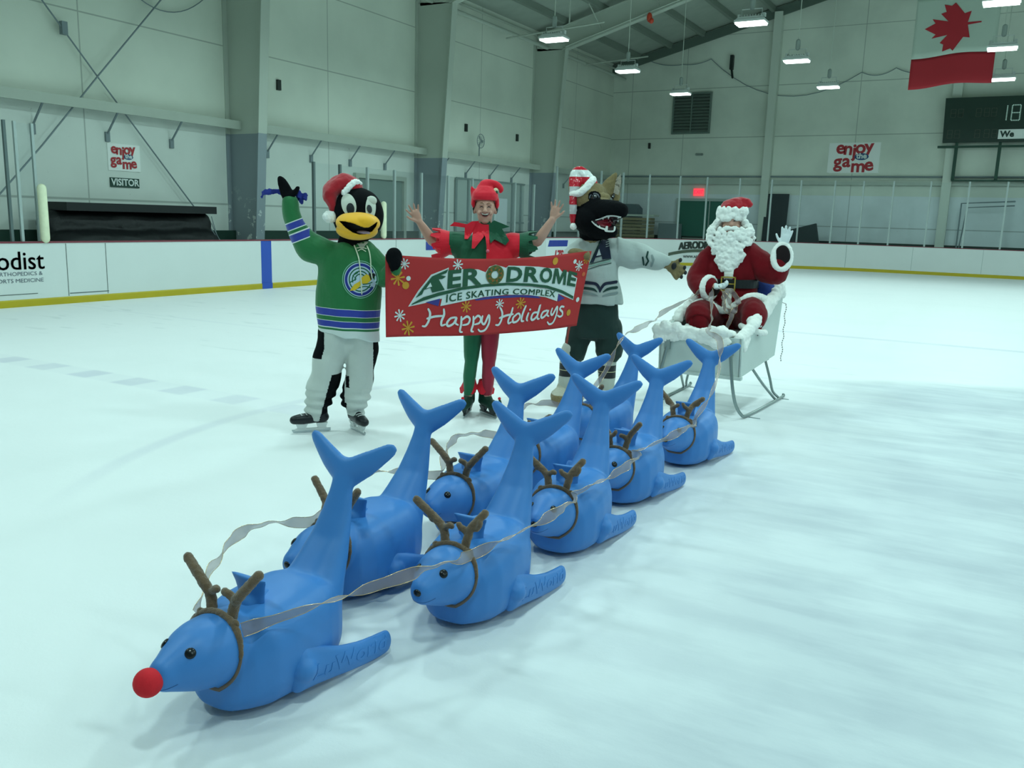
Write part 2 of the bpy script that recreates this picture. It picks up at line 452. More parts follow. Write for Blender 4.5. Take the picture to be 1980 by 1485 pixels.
# purlins: one structure trim each
for i, x in enumerate([XW + 1.3 + 1.5 * k for k in range(11)]):
    bm = BM(); z = roof_z(x)
    prism(bm, [(x, z - .02), (x + .07, z), (x + .07, z - .22), (x - .06, z - .24), (x - .06, z - .21), (x + .045, z - .19), (x + .045, z - .02)], -8, YW, lambda u, v, w: (u, w, v))
    tag(mk('trim_1', bm, mat('purlin', '#7f8b80', .6)), kind='structure')
# tapered portal frames on the left wall, chipped grey paint at the foot
def frame_mat():
    m = bpy.data.materials.new('frame_paint'); m.use_nodes = True; nt = m.node_tree; b = nt.nodes['Principled BSDF']
    tc = nd(nt, 'ShaderNodeTexCoord'); V = tc.outputs['Object']
    sp = nd(nt, 'ShaderNodeSeparateXYZ'); nt.links.new(V, sp.inputs[0]); Z = sp.outputs[2]
    col = mixc(nt, mth(nt, 'GREATER_THAN', Z, 3.5), lin('#8a969c'), lin('#b9c2b6'))
    chip = mth(nt, 'MULTIPLY', remap(nt, noise_n(nt, V, 5.5, 3, .6), .60, .64), remap(nt, mth(nt, 'ADD', Z, mth(nt, 'MULTIPLY', noise_n(nt, V, 1.5), 1.2)), 1.6, 3.0, 1, 0))
    col = mixc(nt, chip, col, lin('#d5dcd8'))
    nt.links.new(col, b.inputs['Base Color']); b.inputs['Roughness'].default_value = .5
    return m
fm = frame_mat()
def portal(y):
    c = thing('portal_frame', None, None, (0, 0, 0))
    tag(c, kind='structure')
    x0 = XW; hw = .14
    def web(pts, t, nm):
        bm = BM(); prism(bm, pts, y - t, y + t, lambda u, v, w: (u, w, v)); return mk(nm, bm, fm, c)
    d0, d1 = .85, 1.38; zt = 8.15
    web([(x0 + .02, 0), (x0 + d0, 0), (x0 + d1, zt), (x0 + .02, zt + .1)], .012, 'web')
    bm = BM()
    prism(bm, [(x0 + d0, 0), (x0 + d0 + .03, 0), (x0 + d1 + .03, zt), (x0 + d1, zt)], y - hw, y + hw, lambda u, v, w: (u, w, v))
    prism(bm, [(x0 + .0, 0), (x0 + .03, 0), (x0 + .03, zt + .3), (x0, zt + .3)], y - hw, y + hw, lambda u, v, w: (u, w, v))
    mk('flange', bm, fm, c)
    # rafter: deep at the knee, rising to the ridge
    xr = -.9
    web([(x0 + .1, zt), (x0 + d1, zt), (xr, roof_z(xr) - .75), (xr, roof_z(xr) - .25), (x0 + .1, roof_z(x0) - .28)], .012, 'rafter_web')
    bm = BM()
    prism(bm, [(x0 + d1 - .1, zt - .03), (x0 + d1, zt - .03), (xr, roof_z(xr) - .78), (xr, roof_z(xr) - .75), (x0 + d1 - .1, zt)], y - hw, y + hw, lambda u, v, w: (u, w, v))
    prism(bm, [(x0 + .1, roof_z(x0) - .28), (xr, roof_z(xr) - .25), (xr, roof_z(xr) - .22), (x0 + .1, roof_z(x0) - .25)], y - hw, y + hw, lambda u, v, w: (u, w, v))
    mk('rafter_flange', bm, fm, c)
    bm = BM()
    for k in range(5):
        x = x0 + d1 + 1.4 + k * 2.3
        a = Vector((x, y - .15, roof_z(x) - .95 + .0)); 
        tube(bm, [(x, y, roof_z(x) - .85), (x, y - 1.3, roof_z(x) - .12)], .02, 6)
    mk('flange_brace', bm, steel, c)
    return c
for y in (15.73, 23.6, 31.5, 7.9):
    portal(y)
# girts, ledges, eave strut on the left wall
def girt(y0, y1):
    g = thing('wall_girt', None, None); tag(g, kind='structure')
    bm = BM()
    box(bm, XW + .24, XW + .42, y0, y1, 3.76, 3.80)
    box(bm, XW + .36, XW + .42, y0, y1, 3.60, 3.76)
    mk('ledge', bm, steel, g)
    y = y0 + .9
    while y < y1 - .3:
        bm = BM()
        tube(bm, [(XW + .40, y, 3.60), (XW + .03, y, 3.18)], .022, 6)
        box(bm, XW, XW + .05, y - .05, y + .05, 3.02, 3.22)
        mk('bracket', bm, steelg, g)
        y += 1.65
for a, b_ in ((8.1, 15.9), (16.05, 23.8), (24.0, 31.7), (31.9, YW), (0, 7.9)):
    girt(a, b_)
bm = BM(); tube(bm, [(XW + .55, 0, 8.25), (XW + .55, YW, 8.25)], .07, 10)
tube(bm, [(XW + .12, 0, 8.72), (XW + .12, YW, 8.72)], .05, 8)
tag(mk('trim_2', bm, steel), kind='structure')
bm = BM(); box(bm, XW, XW + .12, -8, YW, 0, 1.16)
tag(mk('baseboard_left', bm, mat('dark_green_paint', '#1c3a30', .5)), kind='structure')
bm = BM()
for (y, z0, z1) in ((8.0, 5.3, 8.7),): pass
# cross bracing rods
def rod(pts, r=.018):
    bm = BM(); tube(bm, pts, r, 6)
    return bm
xb = XW + .16
bm = rod([(xb, 8.3, 8.5), (xb, 10.932, 5.57), (xb, 12.062, 4.296), (xb, 14.25, 1.88), (xb, 15.3, .75)]); box(bm, xb-.05, xb+.05, 11.3, 11.42, 5.0, 5.25)
tag(mk('cross_brace_rod', bm, steelg), 'thin steel brace rod falling from upper left to the black roll behind the boards', 'brace', 'wall cross bracing rods')
bm = rod([(xb + .05, 15.5, 8.2), (xb + .05, 13.702, 6.176), (xb + .05, 12.062, 4.35), (xb + .05, 10.717, 2.821), (xb + .05, 9.2, 1.2)])
tag(mk('cross_brace_rod', bm, steelg), 'thin steel brace rod falling from upper right towards the left glass', 'brace', 'wall cross bracing rods')
def hang(p, q, sag, n=12): return [Vector(p).lerp(Vector(q), i/n) - Vector((0, 0, sag * 4 * (i/n) * (1 - i/n))) for i in range(n + 1)]
bm = BM(); tube(bm, hang((XW + .1, 13.2, 6.1), (XW + .1, 15.4, 6.9), .45), .012, 5)
tag(mk('wall_cable', bm, steelg), 'sagging cable beside the first tapered column, top left', 'cable')
# back wall columns and girt
for x in (-9.42, -2.25, 4.9):
    bm = BM(); box(bm, x - .17, x + .17, YW - .35, YW, 0, roof_z(x) - .3)
    tag(mk('trim_3', bm, mat('back_column_paint', '#d0d8cc', .5)), kind='structure')
bm = BM(); box(bm, XW, 17, YW - .20, YW - .16, 3.46, 3.62); box(bm, XW, 17, YW - .2, YW, 3.62, 3.65)
tag(mk('trim_4', bm, steel), kind='structure')
bm = BM(); tube(bm, [(XW, YW - .12, 3.80), (17, YW - .12, 3.80)], .035, 6)
tag(mk('trim_4', bm, steelg), kind='structure')
bm = BM(); box(bm, XW, 17, YW - .1, YW, 0, 1.1)
tag(mk('baseboard_back', bm, mat('dark_green_paint2', '#23372f', .5)), kind='structure')
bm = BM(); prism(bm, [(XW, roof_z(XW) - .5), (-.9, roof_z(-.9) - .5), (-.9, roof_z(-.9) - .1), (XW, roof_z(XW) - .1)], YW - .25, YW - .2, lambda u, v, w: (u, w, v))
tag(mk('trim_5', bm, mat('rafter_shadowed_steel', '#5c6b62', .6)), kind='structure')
# cables slung across the back wall
bm = BM()
for a, b_, s in (((-15.2, 9.0), (-13.6, 8.75), .12), ((-13.6, 8.75), (-12.3, 8.9), .1), ((-12.3, 8.9), (-5.9, 8.0), 1.25), ((-5.9, 8.0), (-4.6, 8.1), .2), ((-4.6, 8.1), (-3.6, 7.9), .1)):
    tube(bm, hang((a[0], YW - .1, a[1]), (b_[0], YW - .1, b_[1]), s), .016, 5)
tag(mk('wall_cable', bm, steelg), 'long black cable slung in loops across the back wall under the roof', 'cable')

# ------------------------------------------------------------------ dasher boards
RC = 10.0; CX, CY = XL + RC, YB - RC
def path_pts():
    P = [(XL, -6 + i * 1.0) for i in range(int(CY + 6) + 1)]
    P.append((XL, CY))
    for k in range(1, 40):
        t = R(180 - 90 * k / 40); P.append((CX + RC * math.cos(t), CY + RC * math.sin(t)))
    P += [(CX + i * 1.0, YB) for i in range(0, 19)]
    return P
PP = path_pts()
def outn(i):
    a = Vector(PP[max(i-1, 0)]); b = Vector(PP[min(i+1, len(PP)-1)]); d = (b - a).normalized()
    return Vector((-d.y, d.x))     # points away from the ice
def sweep(bm, prof, pts=None, mi=0):
    """prof = [(out, z)...] closed profile swept along the board line"""
    rows = []
    for i, p in enumerate(PP):
        n = outn(i); rows.append([bm.verts.new((p[0] + n.x * o, p[1] + n.y * o, z)) for o, z in prof])
    m = len(prof)
    for a, b in zip(rows[:-1], rows[1:]):
        for k in range(m): bm.faces.new((a[k], a[(k+1) % m], b[(k+1) % m], b[k])).material_index = mi
    bm.faces.new(rows[0][::-1]); bm.faces.new(rows[-1])
boards = thing('dasher_boards', 'white rink boards with yellow kick strip and dark red cap rail around the ice', 'rink boards')
bm = BM(); sweep(bm, [(0, .11), (0, 1.03), (.12, 1.03), (.12, .0), (.02, 0)])
bmat = mat('board_white', '#d2d8d6', .38, noise_amt=.05, nscale=1.2, spec=.4)
mk('board_panel', bm, bmat, boards)
bm = BM(); sweep(bm, [(-.015, 0), (-.015, .10), (-.002, .12), (.02, .12), (.02, 0)])
mk('kick_plate', bm, mat('kick_yellow', '#b3a11a', .45, noise_amt=.12, nscale=2), boards)
bm = BM(); sweep(bm, [(-.012, 1.03), (-.012, 1.055), (.13, 1.055), (.13, 1.03)])
mk('cap_rail', bm, mat('cap_red', '#7c3340', .5), boards)
seam = mat('seam_dark', '#5c6763', .6)
for y in (6.0, 7.55, 9.15, 9.9, 18.4):
    bm = BM(); box(bm, XL + .001, XL + .003, y - .006, y + .006, .13, 1.02); mk('gate_seam', bm, seam, boards)
bm = BM(); box(bm, XL + .001, XL + .004, 9.17, 9.92, .165, .18); mk('gate_seam', bm, seam, boards)
bm = BM(); box(bm, XL + .001, XL + .004, 7.2, 8.6, .20, .212); mk('gate_seam', bm, seam, boards)
for x in (-3.0, -.6, 2.0, -5.4):
    bm = BM(); box(bm, x - .006, x + .006, YB - .004 if x > CX else CY + math.sqrt(RC**2 - (x-CX)**2) - .01, YB if x > CX else CY + math.sqrt(RC**2 - (x-CX)**2), .13, 1.02); mk('panel_seam', bm, mat('seam_pale', '#9aa8a5', .6), boards)
bm = BM(); box(bm, XL, XL + .004, 13.62, 13.92, 0.12, 1.028); box(bm, XL + .012, XL + .019, 13.62, 13.92, 0, .125)
tag(mk('blue_line_stripe', bm, mat('line_blue', '#2b4fae', .45), boards), 'dark blue vertical stripe')
# adverts printed on the boards
navy = mat('ink_navy', '#1e2f45', .5); grey_ink = mat('ink_grey', '#5b6672', .5)
def board_text(s, y, z, size, m, name, bold=.0, sx=1.0, shear=0):
    t = text_bm(s, size, bold, shear, sx, 1.0); out = BM()
    merge(out, t, lambda c: Vector((XL + .006, y + c.x, z + c.y)))
    return mk(name, out, m, boards)
board_text('Methodist', 7.93, .735, .42, navy, 'advert_lettering', .003, .95)
board_text('ORTHOPEDICS &', 8.30, .535, .088, grey_ink, 'advert_lettering', 0, 1.2)
board_text('SPORTS MEDICINE', 8.28, .425, .088, grey_ink, 'advert_lettering', 0, 1.2)
def arc_map(a_deg, z, off=.012):
    a = R(a_deg)
    def f(c):
        t = a - c.x / RC
        return Vector((CX + (RC - off) * math.cos(t), CY + (RC - off) * math.sin(t), z + c.y))
    return f
def arc_part(name, bmx, a, z, m, off=.012):
    refine(bmx, .35); out = BM(); merge(out, bmx, arc_map(a, z, off)); return mk(name, out, m, boards)
b2 = BM(); poly(b2, [(-.75, -.33), (.75, -.33), (.75, .33), (-.75, .33)]); arc_part('advert_panel', b2, 174.6, .64, mat('ad_white', '#dfe5e6', .5), .006)
b2 = BM(); poly(b2, [(-.62, .0), (.68, .0), (.72, .22), (-.52, .22)]); arc_part('advert_panel', b2, 174.6, .73, mat('ad_blue', '#2c3f96', .5))
arc_part('advert_lettering', text_bm('179', .42, .02, .2), 173.9, .42, mat('ad_red', '#b03038', .5))
b2 = BM(); poly(b2, [(-.32, -.12), (.32, -.12), (.32, .12), (-.32, .12)])
out = BM(); merge(out, b2, lambda c: Vector((XL + .008, 20.2 + c.x * 1.4, .85 + c.y)), ); mk('advert_panel', out, mat('ad_blue', '#2c3f96', .5), boards)
olive = mat('ad_olive', '#4d5748', .5)
t_ = text_bm('AERODROME', .40, .025, 0, .82)
for v in t_.verts: v.co.y += .10 * (1 - (v.co.x / 1.2) ** 2)
arc_part('advert_lettering', t_, 132.0, .72, mat('ad_dark', '#27302a', .5), .02)
b2 = BM(); n = 14
for k in range(n):
    x0 = -1.45 + 2.9 * k / n; x1 = -1.45 + 2.9 * (k + 1) / n; g = lambda x, o: o + .17 * (1 - (x / 1.45) ** 2)
    poly(b2, [(x0, g(x0, -.24)), (x1, g(x1, -.24)), (x1, g(x1, -.12)), (x0, g(x0, -.12))])
arc_part('advert_panel', b2, 132.0, .62, olive, .014)
arc_part('advert_lettering', text_bm('WWW.AERODROMES.COM', .14, .003, 0, 1.0), 131.5, .36, mat('ad_dark', '#27302a', .5), .02)

# ------------------------------------------------------------------ glass round the rink
glassm = bpy.data.materials.new('rink_glass'); glassm.use_nodes = True
nt = glassm.node_tree; nt.nodes.remove(nt.nodes['Principled BSDF'])
tr = nd(nt, 'ShaderNodeBsdfTransparent'); tr.inputs[0].default_value = (.965, .98, .985, 1)
gl = nd(nt, 'ShaderNodeBsdfGlossy'); gl.inputs['Roughness'].default_value = .08
fr = nd(nt, 'ShaderNodeFresnel'); fr.inputs[0].default_value = 1.25
mx = nd(nt, 'ShaderNodeMixShader'); nt.links.new(mth(nt, 'MULTIPLY', fr.outputs[0], .22), mx.inputs[0]); nt.links.new(tr.outputs[0], mx.inputs[1]); nt.links.new(gl.outputs[0], mx.inputs[2])
nt.links.new(mx.outputs[0], nt.nodes['Material Output'].inputs[0])
alu = mat('aluminium_post', '#a4b0ae', .4, metal=.3)
alud = mat('aluminium_post_dark', '#5d6b6b', .45, metal=.3)
def arcp(a): return (CX + (RC + .06) * math.cos(R(a)), CY + (RC + .06) * math.sin(R(a)))
posts_left = [(XL + .0 - .06, y) for y in (15.36, 16.27, 17.3, 18.4, 19.6, 20.9, 22.2, 23.5, 24.8, 26.1)]
far = [arcp(a) for a in (174.9, 166.5, 159.9, 153.4, 146.1, 138.1, 131.4, 123.6, 116.3, 109.8, 102.5, 96.5)] + [(x, YB + .06) for x in (-3.93, -2.63, -1.33, -.09, 1.2, 2.5, 3.8, 5.1)]
far = [far[0]] + far[1:]
screen_l = thing('glass_screen', 'tall clear glass screen with upright posts on the left boards behind the elf', 'rink glass')
screen_f = thing('glass_screen', 'tall clear glass screen with pale posts on the far corner and end boards', 'rink glass')
screen_n = thing('glass_screen', 'end of the near glass screen at the left edge beside the cream padding', 'rink glass')
def post(p, h, m_, T, w=.03):
    bm = BM(); box(bm, p[0] - w, p[0] + w, p[1] - w, p[1] + w, 1.056, h); mk('post', bm, m_, T)
def pane(p, q, h0, h, T, gap=.035):
    a = Vector((p[0], p[1])); b = Vector((q[0], q[1])); d = (b - a).normalized(); n = Vector((-d.y, d.x)) * .006
    a = a + d * gap; b = b - d * gap
    bm = BM(); prism(bm, [(a.x - n.x, a.y - n.y), (b.x - n.x, b.y - n.y), (b.x + n.x, b.y + n.y), (a.x + n.x, a.y + n.y)], h0, h, lambda u, v, w: (u, v, w))
    mk('pane', bm, glassm, T)
for i, p in enumerate(posts_left): post(p, 2.8, alud if i < 2 else alu, screen_l)
for p in far: post(p, 3.5, alu, screen_f)
for a, b in zip(posts_left[:-1], posts_left[1:]): pane(a, b, 1.056, 2.78, screen_l)
for a, b in zip(far[:-1], far[1:]): pane(a, b, 1.056, 3.46, screen_f)
for y, m_ in ((8.28, alud), (8.45, alu), (8.0, alu)): post((XL - .06, y), 2.95, m_, screen_n, .022)
post((XL - .16, 8.8), 2.95, alu, screen_n, .022)
pane((XL - .06, 6.3), (XL - .06, 8.0), 1.056, 2.93, screen_n)
pane((XL - .06, 8.45), (XL - .14, 8.8), 1.056, 2.93, screen_n)
foam = mat('cream_foam', '#e3e6c6', .7, noise_amt=.12, nscale=12, bump=.3)
bm = BM(); tube(bm, [(XL - .0, 8.8, 1.1), (XL - .0, 8.8, 1.5), (XL + .004, 8.795, 1.92)], .072, 16, flat=(1, 1)); tag(mk('foam_post_pad', bm, foam, smooth=True), 'cream foam tube padding the glass post at far left', 'padding')
bm = BM(); tube(bm, [(XL - .02, 17.9, 1.12), (XL - .02, 17.9, 1.92)], .075, 16); tag(mk('foam_post_pad', bm, foam, smooth=True), 'cream foam tube padding beside the penguin mascot head', 'padding')
# ------------------------------------------------------------------ lamps
lens_m = mat('lamp_lens', '#ffffff', .4, emit=(.86, 1.0, .97, 1), estr=7.0)
lamp_body = mat('lamp_housing', '#c8d0cc', .4, metal=.2)
dark_m = mat('dark_metal', '#28312e', .5)
def make_lamp(x, y, label, group, vis=True, z=6.0):
    L = thing('high_bay_lamp', label, 'ceiling lamp', (x, y, z), 0, group)
    bm = BM(); box(bm, -.31, .31, -.18, .18, -.025, .012); mk('lens', bm, lens_m, L)
    bm = BM()
    box(bm, -.33, .33, -.20, .20, .012, .06)
    prism(bm, [(-.33, .06), (.33, .06), (.26, .12), (-.26, .12)], -.16, .16, lambda u, v, w: (u, w, v))
    for k in range(9): box(bm, -.24 + k*.06 - .006, -.24 + k*.06 + .006, -.15, .15, .12, .16)
    mk('housing', bm, lamp_body, L)
    bm = BM(); tube(bm, [(-.22, 0, .11), (-.22, 0, .30), (.22, 0, .30), (.22, 0, .11)], .012, 6); box(bm, -.30, -.24, -.05, .05, .12, .20); box(bm, .24, .30, -.05, .05, .12, .20)
    mk('bracket', bm, lamp_body, L)
    bm = BM(); tube(bm, [(0, 0, .33), (0, 0, .50)], .06, 10); mk('junction_box', bm, mat('jbox', '#8d9993', .5), L)
    h = roof_z(x) - z - .02
    bm = BM(); tube(bm, [(0, 0, .5), (0, 0, h)], .012, 6); mk('suspension_cable', bm, steel, L)
    ld = bpy.data.lights.new('lamp_light', 'AREA'); ld.shape = 'RECTANGLE'; ld.size = .60; ld.size_y = .34
    ld.energy = LAMP_WATTS; ld.color = TINT
    lo = bpy.data.objects.new('lamp_light', ld); COL.objects.link(lo); lo.parent = L; lo.location = (0, 0, -.035)
    return L
LX = (-10.2, -5.37, -.57, 4.25, 9.1); LY = (29.5, 24.7, 19.9, 15.1, 10.3, 5.5, .7)
names = {(0, 0): 'lit high bay lamp over the dark louvre vent on the back wall', (0, 1): 'lit high bay lamp in front of the upper back corner of the hall',
         (0, 2): 'lit high bay lamp nearest the left wall, under the tapered rafter', (1, 0): 'lit high bay lamp hanging lowest between the two back wall columns',
         (1, 1): 'lit high bay lamp right of the first back wall column', (1, 2): 'largest lit high bay lamp left of the first back wall column, by the roof edge',
         (2, 0): 'lit high bay lamp just above the scoreboard, right of the red flag band', (2, 1): 'lit high bay lamp right of the red leaf of the flag',
         (2, 2): 'lit high bay lamp cut by the top right edge of the photo'}
for i, x in enumerate(LX):
    for j, y in enumerate(LY):
        make_lamp(x, y, names.get((i, j), 'lit high bay lamp outside the photo, over the near ice'), 'high bay lamps over the rink')

# ------------------------------------------------------------------ things on and by the walls
def wall_text(bmx, m, name, parent, fn, mi=None):
    out = BM(); merge(out, bmx, fn); return mk(name, out, m, parent)
red_p = mat('print_red', '#b3343a', .6); blue_p = mat('print_blue', '#2e4f7c', .6); white_p = mat('print_white', '#dfe8e4', .6)
sign_w = mat('sign_board_white', '#f2f6f2', .6)
def enjoy(parent, fn, s):
    """'enjoy the game' in chunky letters with bouncing baselines; s = width of the word block"""
    def put(ch, x, y, size, r=0):
        t = text_bm(ch, size * 1.06, size * .03, 0, 1.02); out = BM(); c_, s_ = math.cos(R(r)), math.sin(R(r))
        merge(out, t, lambda c: fn(x + c.x * c_ - c.y * s_, y + c.x * s_ + c.y * c_, .012)); return out
    big = BM()
    for ch, x, y, r in (('e', -.38, .20, 3), ('n', -.19, .17, -4), ('j', -.04, .12, 0), ('o', .10, .20, 0), ('y', .30, .22, 4),
                        ('g', -.42, -.14, 4), ('a', -.21, -.13, 0), ('m', .08, -.26, 0), ('e', .33, -.22, 6)):
        o = put(ch, x * s, y * s, .42 * s, r); merge(big, o)
    mk('red_lettering', big, red_p, parent)
    e = BM(); d = BM(); disc(d, .14 * s, -.02 * s, .17 * s, .085 * s, 28); merge(e, d, lambda c: fn(c.x, c.y, .016)); mk('blue_oval', e, blue_p, parent)
    t = text_bm('the', .19 * s, .006 * s); e = BM(); merge(e, t, lambda c: fn(.14 * s + c.x, -.005 * s + c.y, .020)); mk('small_lettering', e, white_p, parent)
# back wall sign
t = thing('wall_sign', 'large white sign with red "enjoy the game" lettering between back wall columns', 'sign', (-5.9, YW, 4.6))
bm = BM(); box(bm, -1.02, 1.02, -.02, 0, -.62, .60); box(bm, -.95, 1.05, -.035, -.02, -.64, -.61); mk('sign_panel', bm, sign_w, t)
enjoy(t, lambda x, y, o: Vector((x + .08, -.02 - o, y + .06)), 1.66)
t = thing('wall_sign', 'small white sign with red "enjoy the game" lettering above the VISITOR sign', 'sign', (XW, 12.69, 2.73))
bm = BM(); box(bm, 0, .02, -.40, .40, -.30, .27); mk('sign_panel', bm, sign_w, t)
enjoy(t, lambda x, y, o: Vector((.02 + o, x, y + .02)), .68)
t = thing('visitor_sign', 'dark green sign reading VISITOR above the black roll', 'sign', (XW, 12.67, 2.18))
bm = BM(); box(bm, 0, .03, -.36, .36, -.10, .10); mk('sign_panel', bm, mat('sign_green', '#1f4338', .5), t)
wall_text(text_bm('VISITOR', .20, .006, 0, .95), white_p, 'lettering', t, lambda c: Vector((.036, c.x, c.y)))
# rolled black curtain / mats on the walkway
t = thing('rolled_black_tarp', 'long black rolled tarp heaped on a stack behind the left boards', 'tarp', (XW + .95, 12.2, 0))
bm = BM(); rnd = random.Random(4)
for (x, z, r) in ((-.15, 1.30, .30), (.05, .85, .36), (-.2, .45, .42), (.22, .5, .34)):
    pts = [(x + rnd.uniform(-.03, .03), -1.75 + 3.5 * k / 7, z + rnd.uniform(-.02, .02)) for k in range(8)]
    tube(bm, pts, [r * rnd.uniform(.93, 1.05) for _ in range(8)], 14, flat=(1, 1))
box(bm, -.45, .35, -1.8, 1.8, 0, .35)
me = fuse(bm, .045, 3, wrinkle=(.03, 4, (1, .3, 1))); link_mesh('tarp_roll', me, mat('black_tarp', '#0c1113', .55, bump=.4, bscale=6, bdist=.05), t)
bm = BM(); box(bm, -.42, .34, -1.78, 1.87, 1.56, 1.72); mk('top_slab', bm, mat('black_slab', '#11181a', .5), t)
bm = BM()
for k in range(4): tube(bm, hang((.3, 1.75, 1.5 - k * .15), (.3, 1.95 + k * .04, .95), .03), .01, 5)
mk('frayed_cords', bm, steelg, t)
# doors on the left wall
t = thing('door_1', None, None, (XW, 21.65, 0)); tag(t, kind='structure')
bm = BM(); box(bm, 0, .03, -1.15, 1.15, 0, 2.72); mk('door_leaf', bm, mat('door_grey_green', '#7f918b', .5), t)
bm = BM()
for a in ((-1.25, -1.12, 0, 2.85), (1.12, 1.25, 0, 2.85), (-1.12, 1.12, 2.72, 2.85)): box(bm, 0, .12, a[0], a[1], a[2], a[3])
mk('door_frame', bm, steel, t)
t = thing('door_2', None, None, (XW, 28.0, 0)); tag(t, kind='structure')
bm = BM(); box(bm, 0, .03, -2.1, 2.9, 0, 3.0); mk('door_leaf', bm, mat('door_pale', '#b8c5bf', .5), t)
bm = BM()
for y in (-2.1, -1.3, -.1, .55, 1.9, 2.6): box(bm, .03, .08, y - .05, y + .05, 0, 3.0)
for z in (1.5, 3.0): box(bm, .03, .07, -2.1, 2.9, z - .03, z + .03)
mk('door_frame', bm, mat('frame_grey', '#8a9a98', .5), t)
t = thing('paper_notice', 'white paper notice on the left wall beside the elf head', 'notice', (XW + .09, 29.0, 1.85))
bm = BM(); box(bm, 0, .01, -.45, .45, -.55, .55); mk('paper_sheet', bm, mat('paper', '#e6eef0', .7), t)
# green double door with exit sign
t = thing('door_3', None, None, (-11.9, YW, 0)); tag(t, kind='structure')
bm = BM(); box(bm, -1.45, -.02, -.06, 0, 0, 2.7); mk('door_leaf', bm, mat('door_green', '#2f6a5b', .45, noise_amt=.1, nscale=2), t)
bm = BM(); box(bm, .02, 1.45, -.06, 0, 0, 2.7); mk('door_leaf', bm, mat('door_green', '#2f6a5b'), t)
bm = BM()
for a in ((-1.58, -1.45, 0, 2.82), (1.45, 1.58, 0, 2.82), (-1.45, 1.45, 2.7, 2.82), (-.02, .02, 0, 2.7)): box(bm, a[0], a[1], -.12, 0, a[2], a[3])
mk('door_frame', bm, mat('frame_pale', '#aab6b0', .5), t)
bm = BM(); tube(bm, [(-.2, -.09, 1.0), (-.2, -.13, 1.0), (-1.2, -.13, 1.0), (-1.2, -.09, 1.0)], .02, 6); mk('door_handle', bm, steel, t)
t = thing('exit_sign', 'small glowing red EXIT sign above the green double door', 'exit sign', (-12.47, YW, 3.10))
bm = BM(); box(bm, -.24, .24, -.08, 0, -.17, .17); mk('sign_box', bm, mat('exit_box', '#c99a9c', .5, emit='#ff2038', estr=.9), t)
wall_text(text_bm('EXIT', .22, .006), mat('exit_red', '#ff3048', .5, emit='#ff1430', estr=3.0), 'lettering', t, lambda c: Vector((c.x, -.085, c.y)))
# louvre vent
t = thing('louvre_vent', 'square dark louvre vent high on the back wall', 'vent', (-13.05, YW, 6.6))
bm = BM(); box(bm, -.88, .88, -.02, 0, -.88, .88); mk('vent_back', bm, mat('vent_dark', '#34433d', .6), t)
bm = BM()
for a in ((-.9, -.83, -.9, .9), (.83, .9, -.9, .9), (-.83, .83, .83, .9), (-.83, .83, -.9, -.83), (-.03, .03, -.83, .83)): box(bm, a[0], a[1], -.12, -.02, a[2], a[3])
mk('vent_frame', bm, mat('vent_frame', '#6f7f77', .5), t)
bm = BM()
for k in range(12):
    z = -.76 + k * .138
    for x0, x1 in ((-.83, -.03), (.03, .83)):
        prism(bm, [(-.02, z + .05), (-.11, z - .045), (-.10, z - .055), (-.01, z + .04)], x0, x1, lambda u, v, w: (w, u, v))
mk('louvre_slats', bm, mat('vent_slat', '#7d8c84', .5), t)
bm = BM(); box(bm, -.1, .1, -.08, 0, -.04, .05); ell(bm, (-.13, -.1, 0), .055); ell(bm, (.13, -.1, 0), .055)
tag(mk('emergency_light', bm, mat('fixture_grey', '#8d9a94', .4), loc=(-12.55, YW, 4.78), smooth=False), 'small white twin emergency light on the wall under the louvre vent', 'emergency light')
bm = BM(); box(bm, -.07, .07, -.2, 0, -.35, .25); tube(bm, [(0, -.1, -.3), (.1, -.2, -.7)], .05, 6)
tag(mk('wall_loudspeaker', bm, dark_m, loc=(-11.35, YW, 8.75)), 'small dark device hanging under the roof left of the first back wall column', 'loudspeaker')
for (p, ax, lab) in (((XW + .02, 17.4, 4.9), 0, 'small dark switch box on the left wall above the ledge, right of the first column'), ((XW + .02, 26.5, 4.75), 0, 'small dark switch box on the left wall above the elf'), ((XW + .02, 30.2, 4.75), 0, 'small dark hook box on the left wall beside the third column'), ((-15.0, YW - .04, 5.2), 1, 'tiny dark switch box on the back wall near the hall corner')):
    bm = BM(); box(bm, -.04, .05, -.06, .06, -.13, .13)
    tag(mk('switch_box', bm, dark_m, loc=p), lab, 'switch box')
t = thing('wall_fan', 'small grey oscillating fan on the ledge above the elf', 'fan', (XW + .38, 26.85, 3.8))
bm = BM(); tube(bm, [(0, 0, 0), (0, 0, .35)], .02, 6); mk('fan_stem', bm, steelg, t)
bm = BM(); tube(bm, [(.06, .24 * math.cos(R(a)), .52 + .24 * math.sin(R(a))) for a in range(0, 360, 20)], .012, 5, closed=True, caps=False)
for a in range(0, 180, 20): tube(bm, [(.08, .24 * math.cos(R(a)), .52 + .24 * math.sin(R(a))), (.08, -.24 * math.cos(R(a)), .52 - .24 * math.sin(R(a)))], .005, 4)
mk('fan_guard', bm, steelg, t)
bm = BM()
for a in (0, 120, 240):
    tube(bm, [(.05, .04 * math.cos(R(a)), .52 + .04 * math.sin(R(a))), (.05, .18 * math.cos(R(a)), .52 + .18 * math.sin(R(a)))], [.02, .06], 8, flat=(1, .15), up=(0, math.cos(R(a+90)), math.sin(R(a+90))))
mk('fan_blades', bm, mat('fan_blade', '#8b9893', .5), t)
